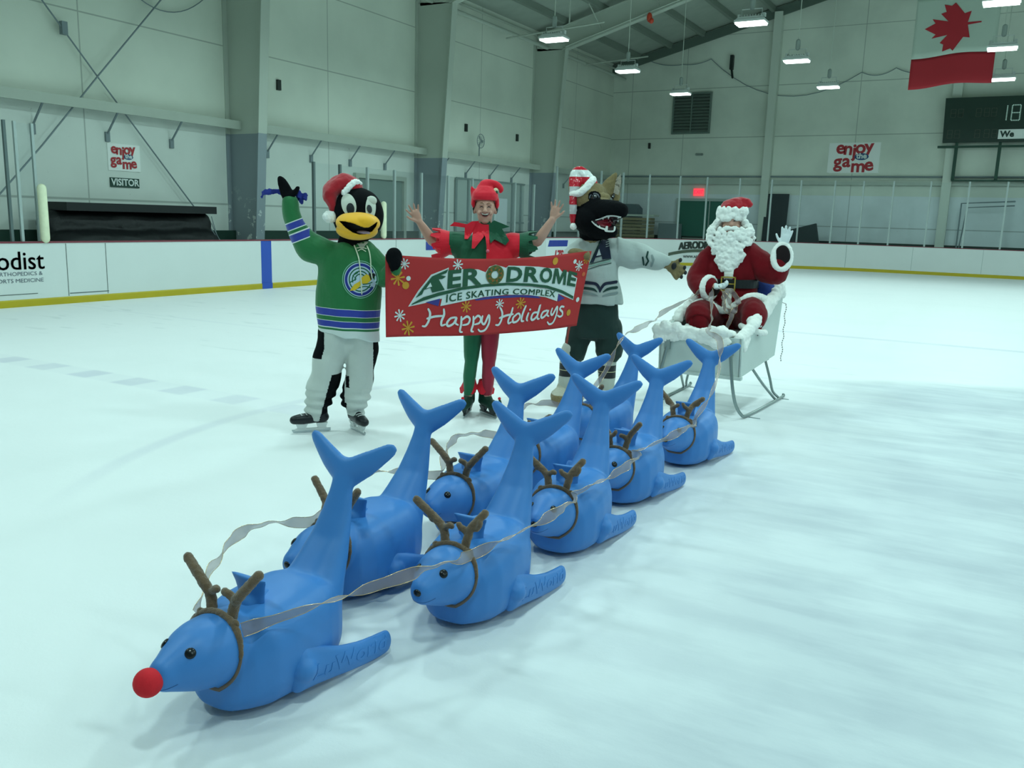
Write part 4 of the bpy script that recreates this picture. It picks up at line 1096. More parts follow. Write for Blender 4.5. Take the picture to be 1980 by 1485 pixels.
# ------------------------------------------------------------------ penguin mascot
def penguin():
    T = thing('penguin_mascot', 'person in penguin costume with yellow beak and green hockey jersey, waving', 'person in costume', (-4.28, 5.0, 0), R(40.56))
    # continuous costume body
    bm = BM()
    ell(bm, (.128, 0, 1.645), (.190, .18, .200), u=32, v=20)
    tube(bm, [(.10, 0, 1.50), (.08, 0, 1.38)], [.10, .12], 16)
    loft(bm, [sring(.06, 0, z, a, b, 24, 2.2) for z, a, b in ((.76, .15, .10), (.85, .17, .11), (1.1, .17, .11), (1.32, .19, .11), (1.42, .12, .09))])
    tube(bm, [(-.08, 0, 1.34), (-.22, 0, 1.40), (-.30, 0, 1.50), (-.352, 0, 1.68), (-.365, -.01, 1.76)], [.075, .06, .05, .042, .042], 14, smooth=3)
    tube(bm, [(-.365, -.01, 1.74), (-.385, -.012, 1.80), (-.41, -.012, 1.86), (-.430, -.012, 1.895)], [.043, .046, .036, .020], 14, smooth=3, flat=(.6, 1), up=(0, 1, 0))
    tube(bm, [(-.355, -.02, 1.77), (-.318, -.03, 1.795), (-.30, -.035, 1.825)], [.026, .022, .016], 10, smooth=2)
    tube(bm, [(.22, 0, 1.33), (.30, -.06, 1.22), (.36, -.17, 1.24), (.375, -.235, 1.30)], [.075, .055, .048, .045], 14, smooth=3)
    ell(bm, (.378, -.265, 1.355), (.062, .05, .068)); tube(bm, [(.36, -.28, 1.35), (.375, -.295, 1.29), (.365, -.285, 1.262)], [.034, .03, .018], 10, smooth=2)
    tube(bm, [(.40, -.30, 1.34), (.405, -.31, 1.30), (.395, -.30, 1.275)], [.024, .022, .016], 10)
    for pts in ([(-.03, 0, .72), (-.10, 0, .52), (-.185, 0, .18)], [(.14, 0, .72), (.14, 0, .5), (.105, 0, .17)]):
        tube(bm, pts, [.09, .07, .05], 14, smooth=3)
    me = fuse(bm, .008, 6, wrinkle=(.002, 12)); body = link_mesh('body', me, black_plush, T); tb = bvh(me)
    # jersey
    bm = BM()
    loft(bm, [sring(cx, 0, z, a, b, 36, 2.25) for z, cx, a, b in
              ((.745, .058, .232, .165), (.80, .057, .234, .165), (.95, .056, .236, .165), (1.12, .056, .236, .165), (1.25, .060, .240, .160), (1.34, .066, .240, .145), (1.40, .075, .20, .125), (1.445, .09, .13, .105))])
    tube(bm, [(-.06, 0, 1.34), (-.17, 0, 1.375), (-.25, 0, 1.43), (-.305, 0, 1.52), (-.345, 0, 1.64), (-.357, 0, 1.715)], [.115, .105, .096, .084, .070, .062], 20, smooth=4)
    tube(bm, [(.21, 0, 1.33), (.30, -.05, 1.24), (.35, -.13, 1.21), (.372, -.20, 1.27)], [.11, .09, .078, .062], 18, smooth=3)
    def hem(co, n):
        w = max(0, 1 - (co.z - .72) / .5) if co.x > -.2 else 0
        co.z += -.085 * (co.x - .05) / .23 * .55 * w
        fold = .006 * math.sin(co.x * 38 + co.z * 9) + .005 * math.sin(co.x * 17 - co.z * 14)
        return co + n * fold
    me = fuse(bm, .007, 5, wrinkle=(.006, 9, (1, 1, .7)), fn=hem)
    G, W_, B_ = '#0e6a35', '#cfd8d6', '#22359a'
    m1 = bands('jersey_green_striped', (.053, 0, 1), -.003, .6, 1.6, [(.6, W_), (.796, G), (.813, W_), (.820, B_), (.862, W_), (.868, G), (.898, W_), (.904, B_), (.952, W_), (.959, G)])
    m2 = bands('jersey_sleeve_striped', (-.38, 0, .92), 0, 1.2, 1.8, [(1.2, G), (1.440, W_), (1.447, B_), (1.500, W_), (1.508, G), (1.530, W_), (1.537, B_), (1.580, W_), (1.588, G)])
    paint(me, lambda c: 1 if c.x < -.22 else 0)
    jersey = link_mesh('jersey', me, [m1, m2], T); tj = bvh(me)
    # white undershirt, laces
    cream = mat('lace_cream', '#cfd8bf', .7)
    b2 = BM(); poly(b2, [(.105, 1.455), (.205, 1.452), (.175, 1.425), (.160, 1.395), (.148, 1.395), (.13, 1.425)])
    drape('undershirt', b2, tj, mat('undershirt_grey', '#aab1aa', .8), T, .003, .02)
    b2 = BM(); stroke(b2, [(.098, 1.425), (.112, 1.39), (.128, 1.34), (.134, 1.30), (.142, 1.22), (.148, 1.11), (.150, 1.075)], .0085)
    drape('neck_lace', b2, tj, cream, jersey, .012, .03)
    b2 = BM(); stroke(b2, [(.190, 1.425), (.207, 1.38), (.215, 1.32), (.217, 1.26), (.222, 1.215), (.226, 1.19)], .0085)
    drape('neck_lace', b2, tj, cream, jersey, .012, .03)
    b2 = BM(); stroke(b2, [(.115, 1.408), (.15, 1.412), (.185, 1.405)], .006); stroke(b2, [(.125, 1.388), (.15, 1.40), (.18, 1.385)], .006)
    drape('neck_lace', b2, tj, cream, jersey, .008, .03)
    # round crest : C ring with a diving yellow and black figure
    cx, cz = .140, 1.180
    pale = mat('crest_pale', '#b5c8d8', .7); cb = mat('crest_blue', '#1c2d86', .7); cg = mat('crest_green', '#0d5c35', .7); cy = mat('crest_yellow', '#d6b327', .7); ck = mat('crest_black', '#0a0d10', .6)
    def crest(nm, drawer, m, off): b2 = BM(); drawer(b2); drape(nm, b2, tj, m, jersey, off, .018)
    crest('crest', lambda b: disc(b, cx, cz, .131, .138, 40), mat('crest_edge', '#7fb79e', .7), .003)
    crest('crest', lambda b: disc(b, cx, cz, .125, .132, 40), cg, .0042)
    crest('crest', lambda b: disc(b, cx, cz, .118, .124, 40), pale, .0054)
    crest('crest', lambda b: annulus(b, cx, cz, .094, .112, 44, 28, 330, asp=1.05), cb, .0066)
    def arcs(b):
        annulus(b, cx, cz, .076, .084, 36, 30, 335, asp=1.05); annulus(b, cx, cz, .054, .062, 30, 35, 200, asp=1.05); annulus(b, cx, cz, .034, .042, 24, 40, 190, asp=1.05)
        stroke(b, [(cx - .075, cz - .02), (cx - .03, cz + .005), (cx - .055, cz + .03), (cx - .02, cz + .05)], .008, 0)
        stroke(b, [(cx - .05, cz - .072), (cx + .03, cz - .05), (cx + .08, cz - .062)], .007); stroke(b, [(cx + .02, cz - .035), (cx + .06, cz - .03), (cx + .085, cz - .02)], .007)
    crest('crest', arcs, cg, .0066)
    crest('crest', lambda b: poly(b, [(cx - .078, cz - .082), (cx - .045, cz - .035), (cx - .005, cz - .012), (cx + .012, cz + .018), (cx + .045, cz + .040), (cx + .066, cz + .030), (cx + .078, cz - .004), (cx + .05, cz - .028), (cx + .01, cz - .03), (cx - .01, cz - .055), (cx - .04, cz - .078)]), cy, .0085)
    crest('crest', lambda b: poly(b, [(cx + .060, cz + .045), (cx + .10, cz + .046), (cx + .112, cz + .034), (cx + .095, cz + .010), (cx + .075, cz - .002)]), ck, .0095)
    # trousers
    bm = BM()
    tube(bm, [(-.02, 0, .80), (-.065, 0, .68), (-.100, 0, .54), (-.15, 0, .38), (-.190, 0, .24), (-.200, 0, .165)], [.135, .130, .118, .102, .088, .078], 22, smooth=4)
    tube(bm, [(.15, 0, .80), (.155, 0, .66), (.145, 0, .54), (.125, 0, .38), (.100, 0, .25), (.108, 0, .17)], [.125, .122, .114, .106, .112, .070], 22, smooth=4)
    ell(bm, (.05, 0, .70), (.15, .11, .11)); tube(bm, [(-.03, .02, .50), (-.07, .02, .36), (-.115, .0, .24), (-.14, -.01, .19)], [.045, .045, .040, .034], 14, smooth=3)
    def fold(co, n):
        if co.z < .34: return co + n * (.010 * math.sin(co.z * 95 + co.x * 8) * min(1, (.36 - co.z) / .1))
        return co + n * .006 * math.sin(co.z * 22 + co.x * 24)
    me = fuse(bm, .008, 5, wrinkle=(.008, 7), fn=fold)
    def cc(c):
        if c.x < -.125 and c.z > .58 and c.x < -.125 - (.66 - c.z) * .3: return 1
        if c.z < .46 and c.x < .02:
            ax = -.100 - (.54 - c.z) * .27
            if c.x > ax + .048: return 1
        if c.x > .235 and c.z > .36: return 1
        if .44 > c.z > .36 and .03 < c.x < .055: return 1
        if c.z < .24 and .02 < c.x < .035: return 1
        return 0
    paint(me, cc); link_mesh('trousers', me, [white_fleece, black_plush], T)
    skate(T, None, skate_black, skate_white, (-.225, -.015, .0), -78, 0, laces=lace_w)
    skate(T, None, skate_black, skate_white, (.115, -.03, .0), 22, 0, laces=lace_w)
    # beak with carved mouth
    bm = BM()
    ell(bm, (.125, -.145, 1.588), (.160, .155, .082), (8, 0, 0), 36, 24); ell(bm, (.118, -.115, 1.535), (.152, .140, .072), u=36, v=20)
    ell(bm, (.165, -.215, 1.595), (.085, .085, .055))
    M_ = [(-.008, 1.598), (.03, 1.597), (.08, 1.588), (.13, 1.570), (.17, 1.557), (.20, 1.560), (.235, 1.582), (.262, 1.600), (.250, 1.565), (.222, 1.530), (.18, 1.512), (.13, 1.508), (.085, 1.522), (.035, 1.555)]
    def carve(co, n):
        if co.y < -.10 and in_poly(co.x, co.z, M_): co.y = min(co.y + .075, -.08)
        return co
    me = fuse(bm, .0045, 8, fn=carve)
    paint(me, lambda c: 1 if (c.y < -.02 and in_poly(c.x, c.z, M_)) else 0)
    link_mesh('beak', me, [yellow_beak, mat('mouth_black', '#07080c', .8)], T)
    bm = BM(); ell(bm, (.165, -.205, 1.522), (.052, .035, .014), (0, 4, 0)); mk('tongue', bm, mat('tongue_mauve', '#a88fa0', .8), T, smooth=True)
    # eyes
    ew = mat('eye_felt_white', '#cdd0c4', .8); ek = mat('eye_felt_black', '#0d141c', .5)
    def oval(cx, cz, rx, rz, tilt): 
        b = BM(); poly(b, [(cx + rx*math.cos(t)*math.cos(tilt) - rz*math.sin(t)*math.sin(tilt), cz + rx*math.cos(t)*math.sin(tilt) + rz*math.sin(t)*math.cos(tilt)) for t in [2*math.pi*k/30 for k in range(30)]]); return b
    for (a, m_, off, nm) in ((oval(.060, 1.715, .052, .082, .22), ew, .005, 'eye_white'), (oval(.071, 1.688, .028, .040, .05), ek, .010, 'pupil'), (oval(.216, 1.700, .038, .085, -.05), ew, .005, 'eye_white'), (oval(.207, 1.690, .018, .030, .2), ek, .010, 'pupil')):
        drape(nm, a, tb, m_, T, off, .014)
    bm = BM(); h = tb.ray_cast(Vector((.222, -1, 1.748)), Vector((0, 1, 0)))[0]; ell(bm, (.222, h.y + .006, 1.750), (.040, .024, .034)); mk('eyelid', bm, ew, T, smooth=True)
    # santa hat, flopped to one side
    hat = bpy.data.objects.new('santa_hat', None); COL.objects.link(hat); hat.parent = T; hat['label'] = 'red santa hat with white bobble'
    bm = BM(); tube(bm, [(.085, .03, 1.835), (.03, .02, 1.865), (-.03, .0, 1.845), (-.072, -.02, 1.79), (-.062, -.04, 1.72), (-.050, -.05, 1.665)], [.095, .094, .082, .068, .045, .022], 22, smooth=4, flat=(.85, 1))
    link_mesh('felt_cone', fuse(bm, .007, 4, wrinkle=(.010, 13)), red_velvet, hat)
    bm = BM(); tube(bm, [(.03, -.085, 1.80), (.07, -.075, 1.85), (.105, -.04, 1.880), (.135, .0, 1.872), (.13, .06, 1.86), (.09, .11, 1.83)], .023, 14, smooth=3); link_mesh('fur_trim', fuse(bm, .006, 2, wrinkle=(.006, 60)), white_fur, hat)
    bm = BM(); ell(bm, (-.076, -.07, 1.625), (.052, .05, .044), u=24, v=16); link_mesh('bobble', fuse(bm, .005, 2, wrinkle=(.006, 50)), white_fur, hat)
    return T
penguin()
# blue scarf held in the raised mitt
t = thing('blue_cloth_strip', 'crumpled dark blue cloth strip held in the raised mitt of the penguin mascot', 'cloth', (-4.28, 5.0, 0), R(40.56))
bm = BM()
for pts, w in (([(-.558, .02, 1.775), (-.52, .0, 1.79), (-.46, .045, 1.797), (-.40, .052, 1.785), (-.345, .05, 1.79)], .036), ([(-.345, .05, 1.79), (-.30, .0, 1.785), (-.275, .02, 1.765), (-.25, .0, 1.77), (-.245, .01, 1.74)], .045), ([(-.31, .04, 1.775), (-.285, .02, 1.745), (-.27, .03, 1.71)], .034), ([(-.53, .02, 1.79), (-.555, .03, 1.765), (-.56, .03, 1.74)], .022)):
    tube(bm, pts, [w * .5, w * .7, w * .55, w * .7, w * .3], 10, smooth=4, flat=(1, .2), up=(0, 0, 1))
link_mesh('cloth', fuse(bm, .005, 1, wrinkle=(.008, 25)), mat('cloth_blue', '#26348a', .85), t)

# ------------------------------------------------------------------ elf
skin = mat('skin', '#c49684', .55, noise_amt=.06, nscale=14)
elf_red = mat('elf_red', '#e0122e', .75, noise_amt=.08, nscale=12, sheen=.2, bump=.3, bscale=30)
elf_green = mat('elf_green', '#0a5236', .75, noise_amt=.08, nscale=12, sheen=.2, bump=.3, bscale=30)
def elf():
    T = thing('person', 'person dressed as a red and green elf with both bare arms raised behind the banner', 'person', (-3.70, 6.10, 0), R(31.24))
    bm = BM()
    # head and features
    ell(bm, (0, .01, 1.735), (.079, .098, .105), u=28, v=20); ell(bm, (0, -.012, 1.668), (.062, .075, .062), (12, 0, 0)); ell(bm, (0, -.045, 1.628), (.034, .034, .026))
    for s in (-1, 1):
        ell(bm, (s*.036, -.062, 1.690), (.026, .022, .022)); ell(bm, (s*.083, .012, 1.712), (.012, .020, .032), (0, s*-8, 0)); ell(bm, (s*.030, -.080, 1.757), (.026, .014, .010), (0, s*8, 0))
    tube(bm, [(0, -.088, 1.745), (0, -.103, 1.720), (0, -.112, 1.704)], [.010, .013, .016], 10); ell(bm, (.012, -.098, 1.701), .010); ell(bm, (-.012, -.098, 1.701), .010)
    tube(bm, [(0, .02, 1.65), (0, .025, 1.56), (0, .03, 1.50)], [.055, .057, .075], 16)
    loft(bm, [sring(0, .02, z, a, b, 24, 2.2) for z, a, b in ((.82, .15, .10), (.95, .16, .11), (1.1, .155, .105), (1.3, .18, .11), (1.42, .185, .10), (1.49, .12, .08))])
    for s, el, wr, ht in ((-1, (-.425, -.03, 1.455), (-.522, -.10, 1.600), None), (1, (.435, -.03, 1.475), (.545, -.09, 1.655), None)):
        sh = (s*.19, .02, 1.455)
        tube(bm, [(s*.12, .02, 1.44), sh, (s*.31, .0, 1.445), el], [.06, .060, .050, .042], 16, smooth=3)
        m1 = Vector(el).lerp(Vector(wr), .3)
        tube(bm, [el, m1, wr], [.041, .043, .028], 14, smooth=3)
    hand(bm, (-.525, -.103, 1.605), (-.42, -.12, .80), (.25, -.95, .1), .98, .22, .42, thumb=-1, fr=.0092)
    hand(bm, (.548, -.093, 1.66), (.22, -.1, .92), (-.2, -.95, .1), .98, .25, .36, thumb=1, fr=.0092)
    for pts in ([(-.075, .02, .88), (-.088, .0, .545), (-.088, -.01, .46), (-.100, .01, .34), (-.108, .01, .16)], [(.07, .02, .88), (.062, .0, .548), (.060, -.01, .46), (.058, .01, .34), (.055, .01, .16)]):
        tube(bm, pts, [.082, .062, .050, .050, .034], 16, smooth=4)
    me = fuse(bm, .0052, 4, .5); body = link_mesh('body', me, skin, T); tb = bvh(me)
    # face: laughing
    dk = mat('face_dark', '#3a1c1a', .6); tw = mat('teeth', '#d9d6cc', .4); lip = mat('lip', '#a85a55', .5); br = mat('brow_sandy', '#8d6a52', .8)
    b2 = BM(); poly(b2, [(-.037, 1.694), (-.02, 1.686), (0, 1.684), (.02, 1.686), (.037, 1.694), (.028, 1.672), (.013, 1.661), (-.013, 1.661), (-.028, 1.672)]); drape('mouth', b2, tb, dk, T, .002, .008)
    b2 = BM(); poly(b2, [(-.033, 1.692), (-.018, 1.685), (0, 1.683), (.018, 1.685), (.033, 1.692), (.024, 1.678), (0, 1.674), (-.024, 1.678)]); drape('teeth', b2, tb, tw, T, .0035, .008)
    b2 = BM(); stroke(b2, [(-.038, 1.695), (-.02, 1.687), (0, 1.686), (.02, 1.687), (.038, 1.695)], .005); stroke(b2, [(-.034, 1.684), (-.02, 1.664), (0, 1.658), (.02, 1.664), (.034, 1.684)], .006); drape('lips', b2, tb, lip, T, .003, .008)
    for s in (-1, 1):
        b2 = BM(); stroke(b2, [(s*.016, 1.733), (s*.029, 1.740), (s*.044, 1.733)], [.004, .007, .004]); drape('eye', b2, tb, mat('eye_line', '#2a2024', .5), T, .002, .006)
        b2 = BM(); stroke(b2, [(s*.012, 1.760), (s*.030, 1.768), (s*.050, 1.758)], [.006, .008, .004]); drape('eyebrow', b2, tb, br, T, .0025, .008)
    hm = mat('hair_dark', '#2a211d', .9)
    bm = BM()
    for s in (-1, 1): ell(bm, (s*.088, .035, 1.722), (.016, .040, .042))
    ell(bm, (0, .055, 1.74), (.088, .075, .085)); link_mesh('hair', fuse(bm, .006, 2, wrinkle=(.003, 60)), hm, T)
    # tunic
    bm = BM()
    loft(bm, [sring(0, .02, z, a, b, 36, 2.4) for z, a, b in ((.80, .25, .17), (.95, .235, .16), (1.12, .235, .155), (1.3, .25, .155), (1.40, .255, .145), (1.47, .22, .125), (1.525, .10, .085))])
    for s in (-1, 1): tube(bm, [(s*.16, .02, 1.42), (s*.27, .01, 1.44), (s*.32, .0, 1.44)], [.105, .10, .098], 20, smooth=2)
    me = fuse(bm, .007, 5, wrinkle=(.007, 9), fn=lambda co, n: co + n * .006 * math.sin(co.x * 32 + co.z * 5))
    paint(me, lambda c: 0 if (c.x + (c.z - 1.35) * .25 < -.262 or .02 < c.x < .292) else 1)
    link_mesh('tunic', me, [elf_red, elf_green], T); tt = bvh(me)
    # jagged sleeve cuffs
    for s, m_, seed in ((-1, elf_red, 2), (1, elf_green, 5)):
        bm = BM(); rnd = random.Random(seed); n = 18; rings = []
        for lv in range(4):
            f = lv / 3
            cx = s * (.285 + .105 * f); cz = 1.44 - .005 * f; rr = .095 + .030 * f; ring = []
            for k in range(n * 2):
                a = 2 * math.pi * k / (n * 2)
                j = (.038 * (1 if (k // 2) % 2 else -.8) + rnd.uniform(-.008, .008)) if lv == 3 else 0
                low = .03 * max(0, -math.sin(a)) * f
                ring.append(bm.verts.new((cx + s * j, .005 + rr * math.cos(a), cz + (rr + low) * math.sin(a))))
            rings.append(ring)
        for a, b in zip(rings[:-1], rings[1:]):
            for k in range(n * 2): bm.faces.new((a[k], a[(k+1) % (n*2)], b[(k+1) % (n*2)], b[k]))
        o = mk('jagged_sleeve', bm, m_, T, smooth=False); q = o.modifiers.new('t', 'SOLIDIFY'); q.thickness = .004
    # pointed collar
    def E(u, v): return ((u - 937.5) * .0043, 1.573 - (v - 440) * .00435)
    def petal(pts, m_, lift):
        b2 = BM(); poly(b2, [E(*p) for p in pts]); o = drape('collar_point', b2, tt, m_, T, lift, .03, yfb=-.03)
        for v in o.data.vertices: v.co.y -= .012 * max(0, (1.53 - v.co.z)) * 6 * .5
        q = o.modifiers.new('t', 'SOLIDIFY'); q.thickness = .005; return o
    petal([(926, 428), (913, 429), (900, 437), (900, 461), (906, 461), (917, 446), (926, 440)], elf_red, .022)
    petal([(900, 434), (880, 431), (871, 439), (882, 439), (900, 441), (915, 436)], elf_red, .014)
    petal([(924, 430), (915, 449), (914, 478), (919, 478), (936, 456), (934, 434)], elf_red, .030)
    petal([(933, 434), (945, 434), (947, 480), (943, 481), (939, 457), (931, 447)], elf_red, .026)
    petal([(945, 434), (955, 426), (969, 431), (985, 437), (970, 441), (984, 462), (977, 471), (956, 461), (949, 468), (944, 450)], elf_green, .024)
    petal([(930, 428), (948, 428), (950, 438), (940, 442), (928, 440)], elf_green, .016)
    p = E(944, 482); bm = BM(); h = tt.ray_cast(Vector((p[0], -1, p[1])), Vector((0, 1, 0)))[0]; ell(bm, (p[0], h.y - .035, p[1]), .014); mk('bell', bm, mat('bell_pink', '#e0607a', .5), T, smooth=True)
    # tights
    for s, nm, m_ in ((-1, 'green', mat('tights_green', '#0b6a45', .55, sheen=.2)), (1, 'red', mat('tights_red', '#a31735', .55, sheen=.2))):
        bm = BM()
        pts = [(-.075, .02, .86), (-.086, .0, .545), (-.088, -.01, .46), (-.100, .01, .34), (-.108, .01, .19)] if s < 0 else [(.07, .02, .86), (.061, .0, .548), (.060, -.01, .46), (.058, .01, .34), (.055, .01, .19)]
        tube(bm, pts, [.09, .067, .055, .055, .039], 20, smooth=5)
        o = link_mesh('tights_leg', fuse(bm, .006, 3, wrinkle=(.002, 14)), m_, T); o['label'] = nm + ' tights leg'
    # skates with jagged red cuffs
    gboot = mat('elf_boot_green', '#0c3a2c', .6)
    for x, hd in ((-.112, -12), (.062, 30)):
        e = skate(T, None, gboot, mat('holder_dark', '#2c3234', .4), (x, .0, 0), hd, 0, 'elf_skate')
        bm = BM(); n = 20; rings = []
        for lv, (z, rr) in enumerate(((.30, .052), (.27, .058), (.235, .075), (.20, .085))):
            ring = []
            for k in range(n):
                a = 2 * math.pi * k / n; j = (.022 if (k // 2) % 2 else -.014) if lv == 3 else 0
                ring.append(bm.verts.new((rr * math.cos(a), .062 + rr * math.sin(a), z + j)))
            rings.append(ring)
        for a, b in zip(rings[:-1], rings[1:]):
            for k in range(n): bm.faces.new((a[k], a[(k+1) % n], b[(k+1) % n], b[k]))
        o = mk('jagged_cuff', bm, elf_red, e); q = o.modifiers.new('t', 'SOLIDIFY'); q.thickness = .004
        bm = BM(); tube(bm, [(0, -.13, .11), (0, -.175, .115), (0, -.195, .15), (0, -.185, .175)], [.034, .024, .014, .008], 12, smooth=3); mk('curled_toe', bm, gboot, e, smooth=True)
        bm = BM(); ell(bm, (0, -.183, .182), .013); mk('toe_bell', bm, elf_red, e, smooth=True)
    # hat
    hat = bpy.data.objects.new('elf_hat', None); COL.objects.link(hat); hat.parent = T; hat['label'] = 'red pointed elf hat curling to one side'
    bm = BM()
    loft(bm, [sring(-.003, .022, z, a, b, 30, 2.2) for z, a, b in ((1.790, .102, .112), (1.82, .108, .120), (1.85, .104, .115), (1.875, .085, .09), (1.90, .06, .065))])
    tube(bm, [(-.02, .02, 1.88), (.0, .02, 1.912), (.045, .02, 1.928), (.095, .01, 1.916), (.128, .0, 1.885), (.122, .0, 1.862)], [.055, .046, .032, .026, .021, .014], 16, smooth=4)
    tube(bm, [(-.085, .02, 1.83), (-.104, .01, 1.87), (-.112, .0, 1.898)], [.034, .020, .006], 12, smooth=2)
    tube(bm, [(-.03, .02, 1.88), (-.036, .01, 1.925), (-.035, .0, 1.938)], [.03, .014, .006], 10)
    for s in (-1, 1): tube(bm, [(s*.093, .02, 1.80), (s*.098, .02, 1.76), (s*.094, .02, 1.735)], [.034, .030, .020], 12, smooth=2, flat=(.6, 1.3), up=(1, 0, 0))
    link_mesh('felt', fuse(bm, .006, 3, wrinkle=(.004, 16)), elf_red, hat)
    bm = BM(); ell(bm, (.082, -.012, 1.868), (.022, .02, .024)); mk('hat_bell', bm, mat('bell_cream', '#d8d6ae', .4), hat, smooth=True)
    bm = BM(); ell(bm, (.09, -.028, 1.858), (.010, .01, .014)); mk('bell_slot', bm, elf_green, hat, smooth=True)
elf()

# ------------------------------------------------------------------ red banner
def banner():
    A = Vector((-3.857, 5.000, 1.372)); B = Vector((-3.006, 6.707, 1.402))
    Cc = Vector((-3.840, 4.985, .772)); D = Vector((-3.050, 6.590, .775))
    nrm = (B - A).cross(Vector((0, 0, 1))).normalized()
    if nrm.y > 0: nrm = -nrm
    LEN, HT = 1.91, .60
    def Bn(c, o=0.0):
        """banner surface : c.x in 0..LEN, c.y in 0..HT from bottom"""
        u = c.x / LEN; v = c.y / HT
        top = A.lerp(B, u); bot = Cc.lerp(D, u)
        top = top + Vector((0, 0, -.045 * math.sin(math.pi * min(1, u * 1.02)) - .0)); bot = bot + Vector((0, 0, -.018 * math.sin(math.pi * u)))
        p = bot.lerp(top, v)
        w = .030 * math.sin(math.pi * u) - .012 * math.sin(u * 13 + v * 2.0) - .020 * (1 - v) * math.sin(u * 7 + .6)
        return p + nrm * (w + o)
    t = thing('banner', 'red banner reading AERODROME ICE SKATING COMPLEX Happy Holidays held by the two mascots', 'banner')
    bm = BM(); NU, NV = 80, 26
    rows = [[bm.verts.new(Bn(Vector((LEN * i / NU, HT * j / NV, 0)))) for i in range(NU + 1)] for j in range(NV + 1)]
    for j in range(NV):
        for i in range(NU): bm.faces.new((rows[j][i], rows[j][i+1], rows[j+1][i+1], rows[j+1][i]))
    ban = mk('cloth', bm, mat('banner_red', '#b22b2c', .75, noise_amt=.1, nscale=3), t, smooth=True)
    q = ban.modifiers.new('t', 'SOLIDIFY'); q.thickness = .004; q.offset = 0
    def put(nm, b2, m, o, L=.05):
        refine(b2, L); out = BM(); merge(out, b2, lambda c: Bn(c, o)); bmesh.ops.recalc_face_normals(out, faces=out.faces)
        me = bpy.data.meshes.new(nm); out.to_mesh(me); out.free(); ob = link_mesh(nm, me, m, t); return ob
    # drawing units: image of banner straightened to LEN x HT ; map from crop pixels (30..1890, top..bottom)
    def U(x, y):
        """x 30..1880 ; y measured with the banner edge curve removed"""
        f = (x - 32) / 1850.0
        top = 66 + 12 * math.sin(math.pi * f) - 40 * f * f; bot = 805 - 112 * f
        if f > .9: bot += 0
        return (f * LEN, HT * (bot - y) / (bot - top))
    white = mat('banner_white', '#cfdad8', .7); green = mat('banner_green', '#24523a', .7); bluep = mat('banner_blue', '#3b3a86', .7); gold_ = mat('banner_gold', '#c98f2c', .7); wreath = mat('banner_wreath', '#6a6230', .8)
    def P_(L): return [U(*p) for p in L]
    # logo backing
    out = [(215, 522), (290, 370), (380, 225), (520, 155), (520, 185), (640, 165), (780, 165), (850, 190), (880, 140), (935, 122), (1000, 140), (1030, 150), (1050, 130), (1200, 135), (1330, 145), (1470, 165), (1550, 165), (1590, 200), (1660, 205), (1780, 265), (1778, 460), (1600, 400), (1440, 345), (1250, 318), (1050, 322), (820, 345), (620, 395), (450, 445), (340, 485)]
    b2 = BM(); poly(b2, P_(out)); put('logo_backing', b2, white, .004)
    # ribbons of blue and the lower white band
    for q_ in ([(350, 475), (465, 435), (455, 505)], [(1580, 395), (1670, 440), (1590, 465)]):
        b2 = BM(); poly(b2, P_(q_)); put('logo_blue', b2, bluep, .0045)
    b2 = BM(); poly(b2, P_([(760, 435), (900, 408), (1150, 395), (1350, 405), (1400, 430), (1200, 415), (950, 425), (780, 445)])); put('logo_blue', b2, bluep, .004)
    up_ = [(480, 430), (640, 378), (850, 335), (1060, 318), (1260, 322), (1440, 348), (1580, 390)]; dn = [(1580, 462), (1440, 420), (1260, 395), (1060, 392), (850, 412), (640, 458), (470, 503)]
    b2 = BM(); poly(b2, P_(up_ + dn)); put('logo_band', b2, white, .006)
    up_ = [(245, 492), (330, 430), (450, 380), (640, 325), (850, 295), (1060, 283), (1260, 292), (1440, 315), (1620, 365), (1770, 425)]
    dn = [(1772, 450), (1620, 390), (1440, 340), (1260, 315), (1060, 306), (850, 320), (640, 352), (450, 412), (330, 462), (235, 508)]
    b2 = BM(); poly(b2, P_(up_ + dn)); put('logo_arc', b2, green, .008)
    # AERODROME letters fitted between curved base and curved top
    def base(x): 
        f = (x - 1100) / 800.0; return 276 + 95 * f * f + (28 * (-f) if f < 0 else 0)
    def topc(x):
        f = (x - 1060) / 760.0; return 140 + 62 * f * f + (10 * (-f) if f < 0 else 45 * f * f * max(0, f - .3))
    def letter(ch, x0, x1, over=1.0):
        if ch == 'M':
            b = BM(); poly(b, [(0, 0), (.19, 0), (.22, .62), (.43, .02), (.57, .02), (.78, .62), (.81, 0), (1, 0), (.93, 1), (.70, 1), (.5, .42), (.30, 1), (.07, 1)])
        else: b = text_bm(ch, 1.0, .034)
        xs = [v.co.x for v in b.verts]; ys = [v.co.y for v in b.verts]
        a0, a1, c0, c1 = min(xs), max(xs), min(ys), max(ys)
        bmesh.ops.triangulate(b, faces=b.faces)
        refine(b, .3)
        for v in b.verts:
            x = x0 + (x1 - x0) * (v.co.x - a0) / (a1 - a0); k = (v.co.y - c0) / (c1 - c0)
            y = base(x) + (topc(x) - base(x)) * k
            p = U(x, y); v.co = Vector((p[0], p[1], 0))
        put('logo_letter', b, green, .009)
    # big swooping A drawn by hand
    b2 = BM(); poly(b2, P_([(268, 440), (330, 330), (385, 240), (515, 168), (500, 205), (455, 225), (500, 235), (470, 258), (440, 262), (495, 355), (395, 385), (380, 340), (330, 365), (318, 405)])); put('logo_letter', b2, green, .009, .04)
    b2 = BM(); poly(b2, P_([(345, 350), (375, 295), (390, 330)])); put('logo_counter', b2, white, .011)
    letter('E', 515, 630); letter('R', 645, 815)
    letter('D', 1040, 1180); letter('R', 1200, 1345); letter('O', 1350, 1480); letter('M', 1490, 1650); letter('E', 1665, 1770)
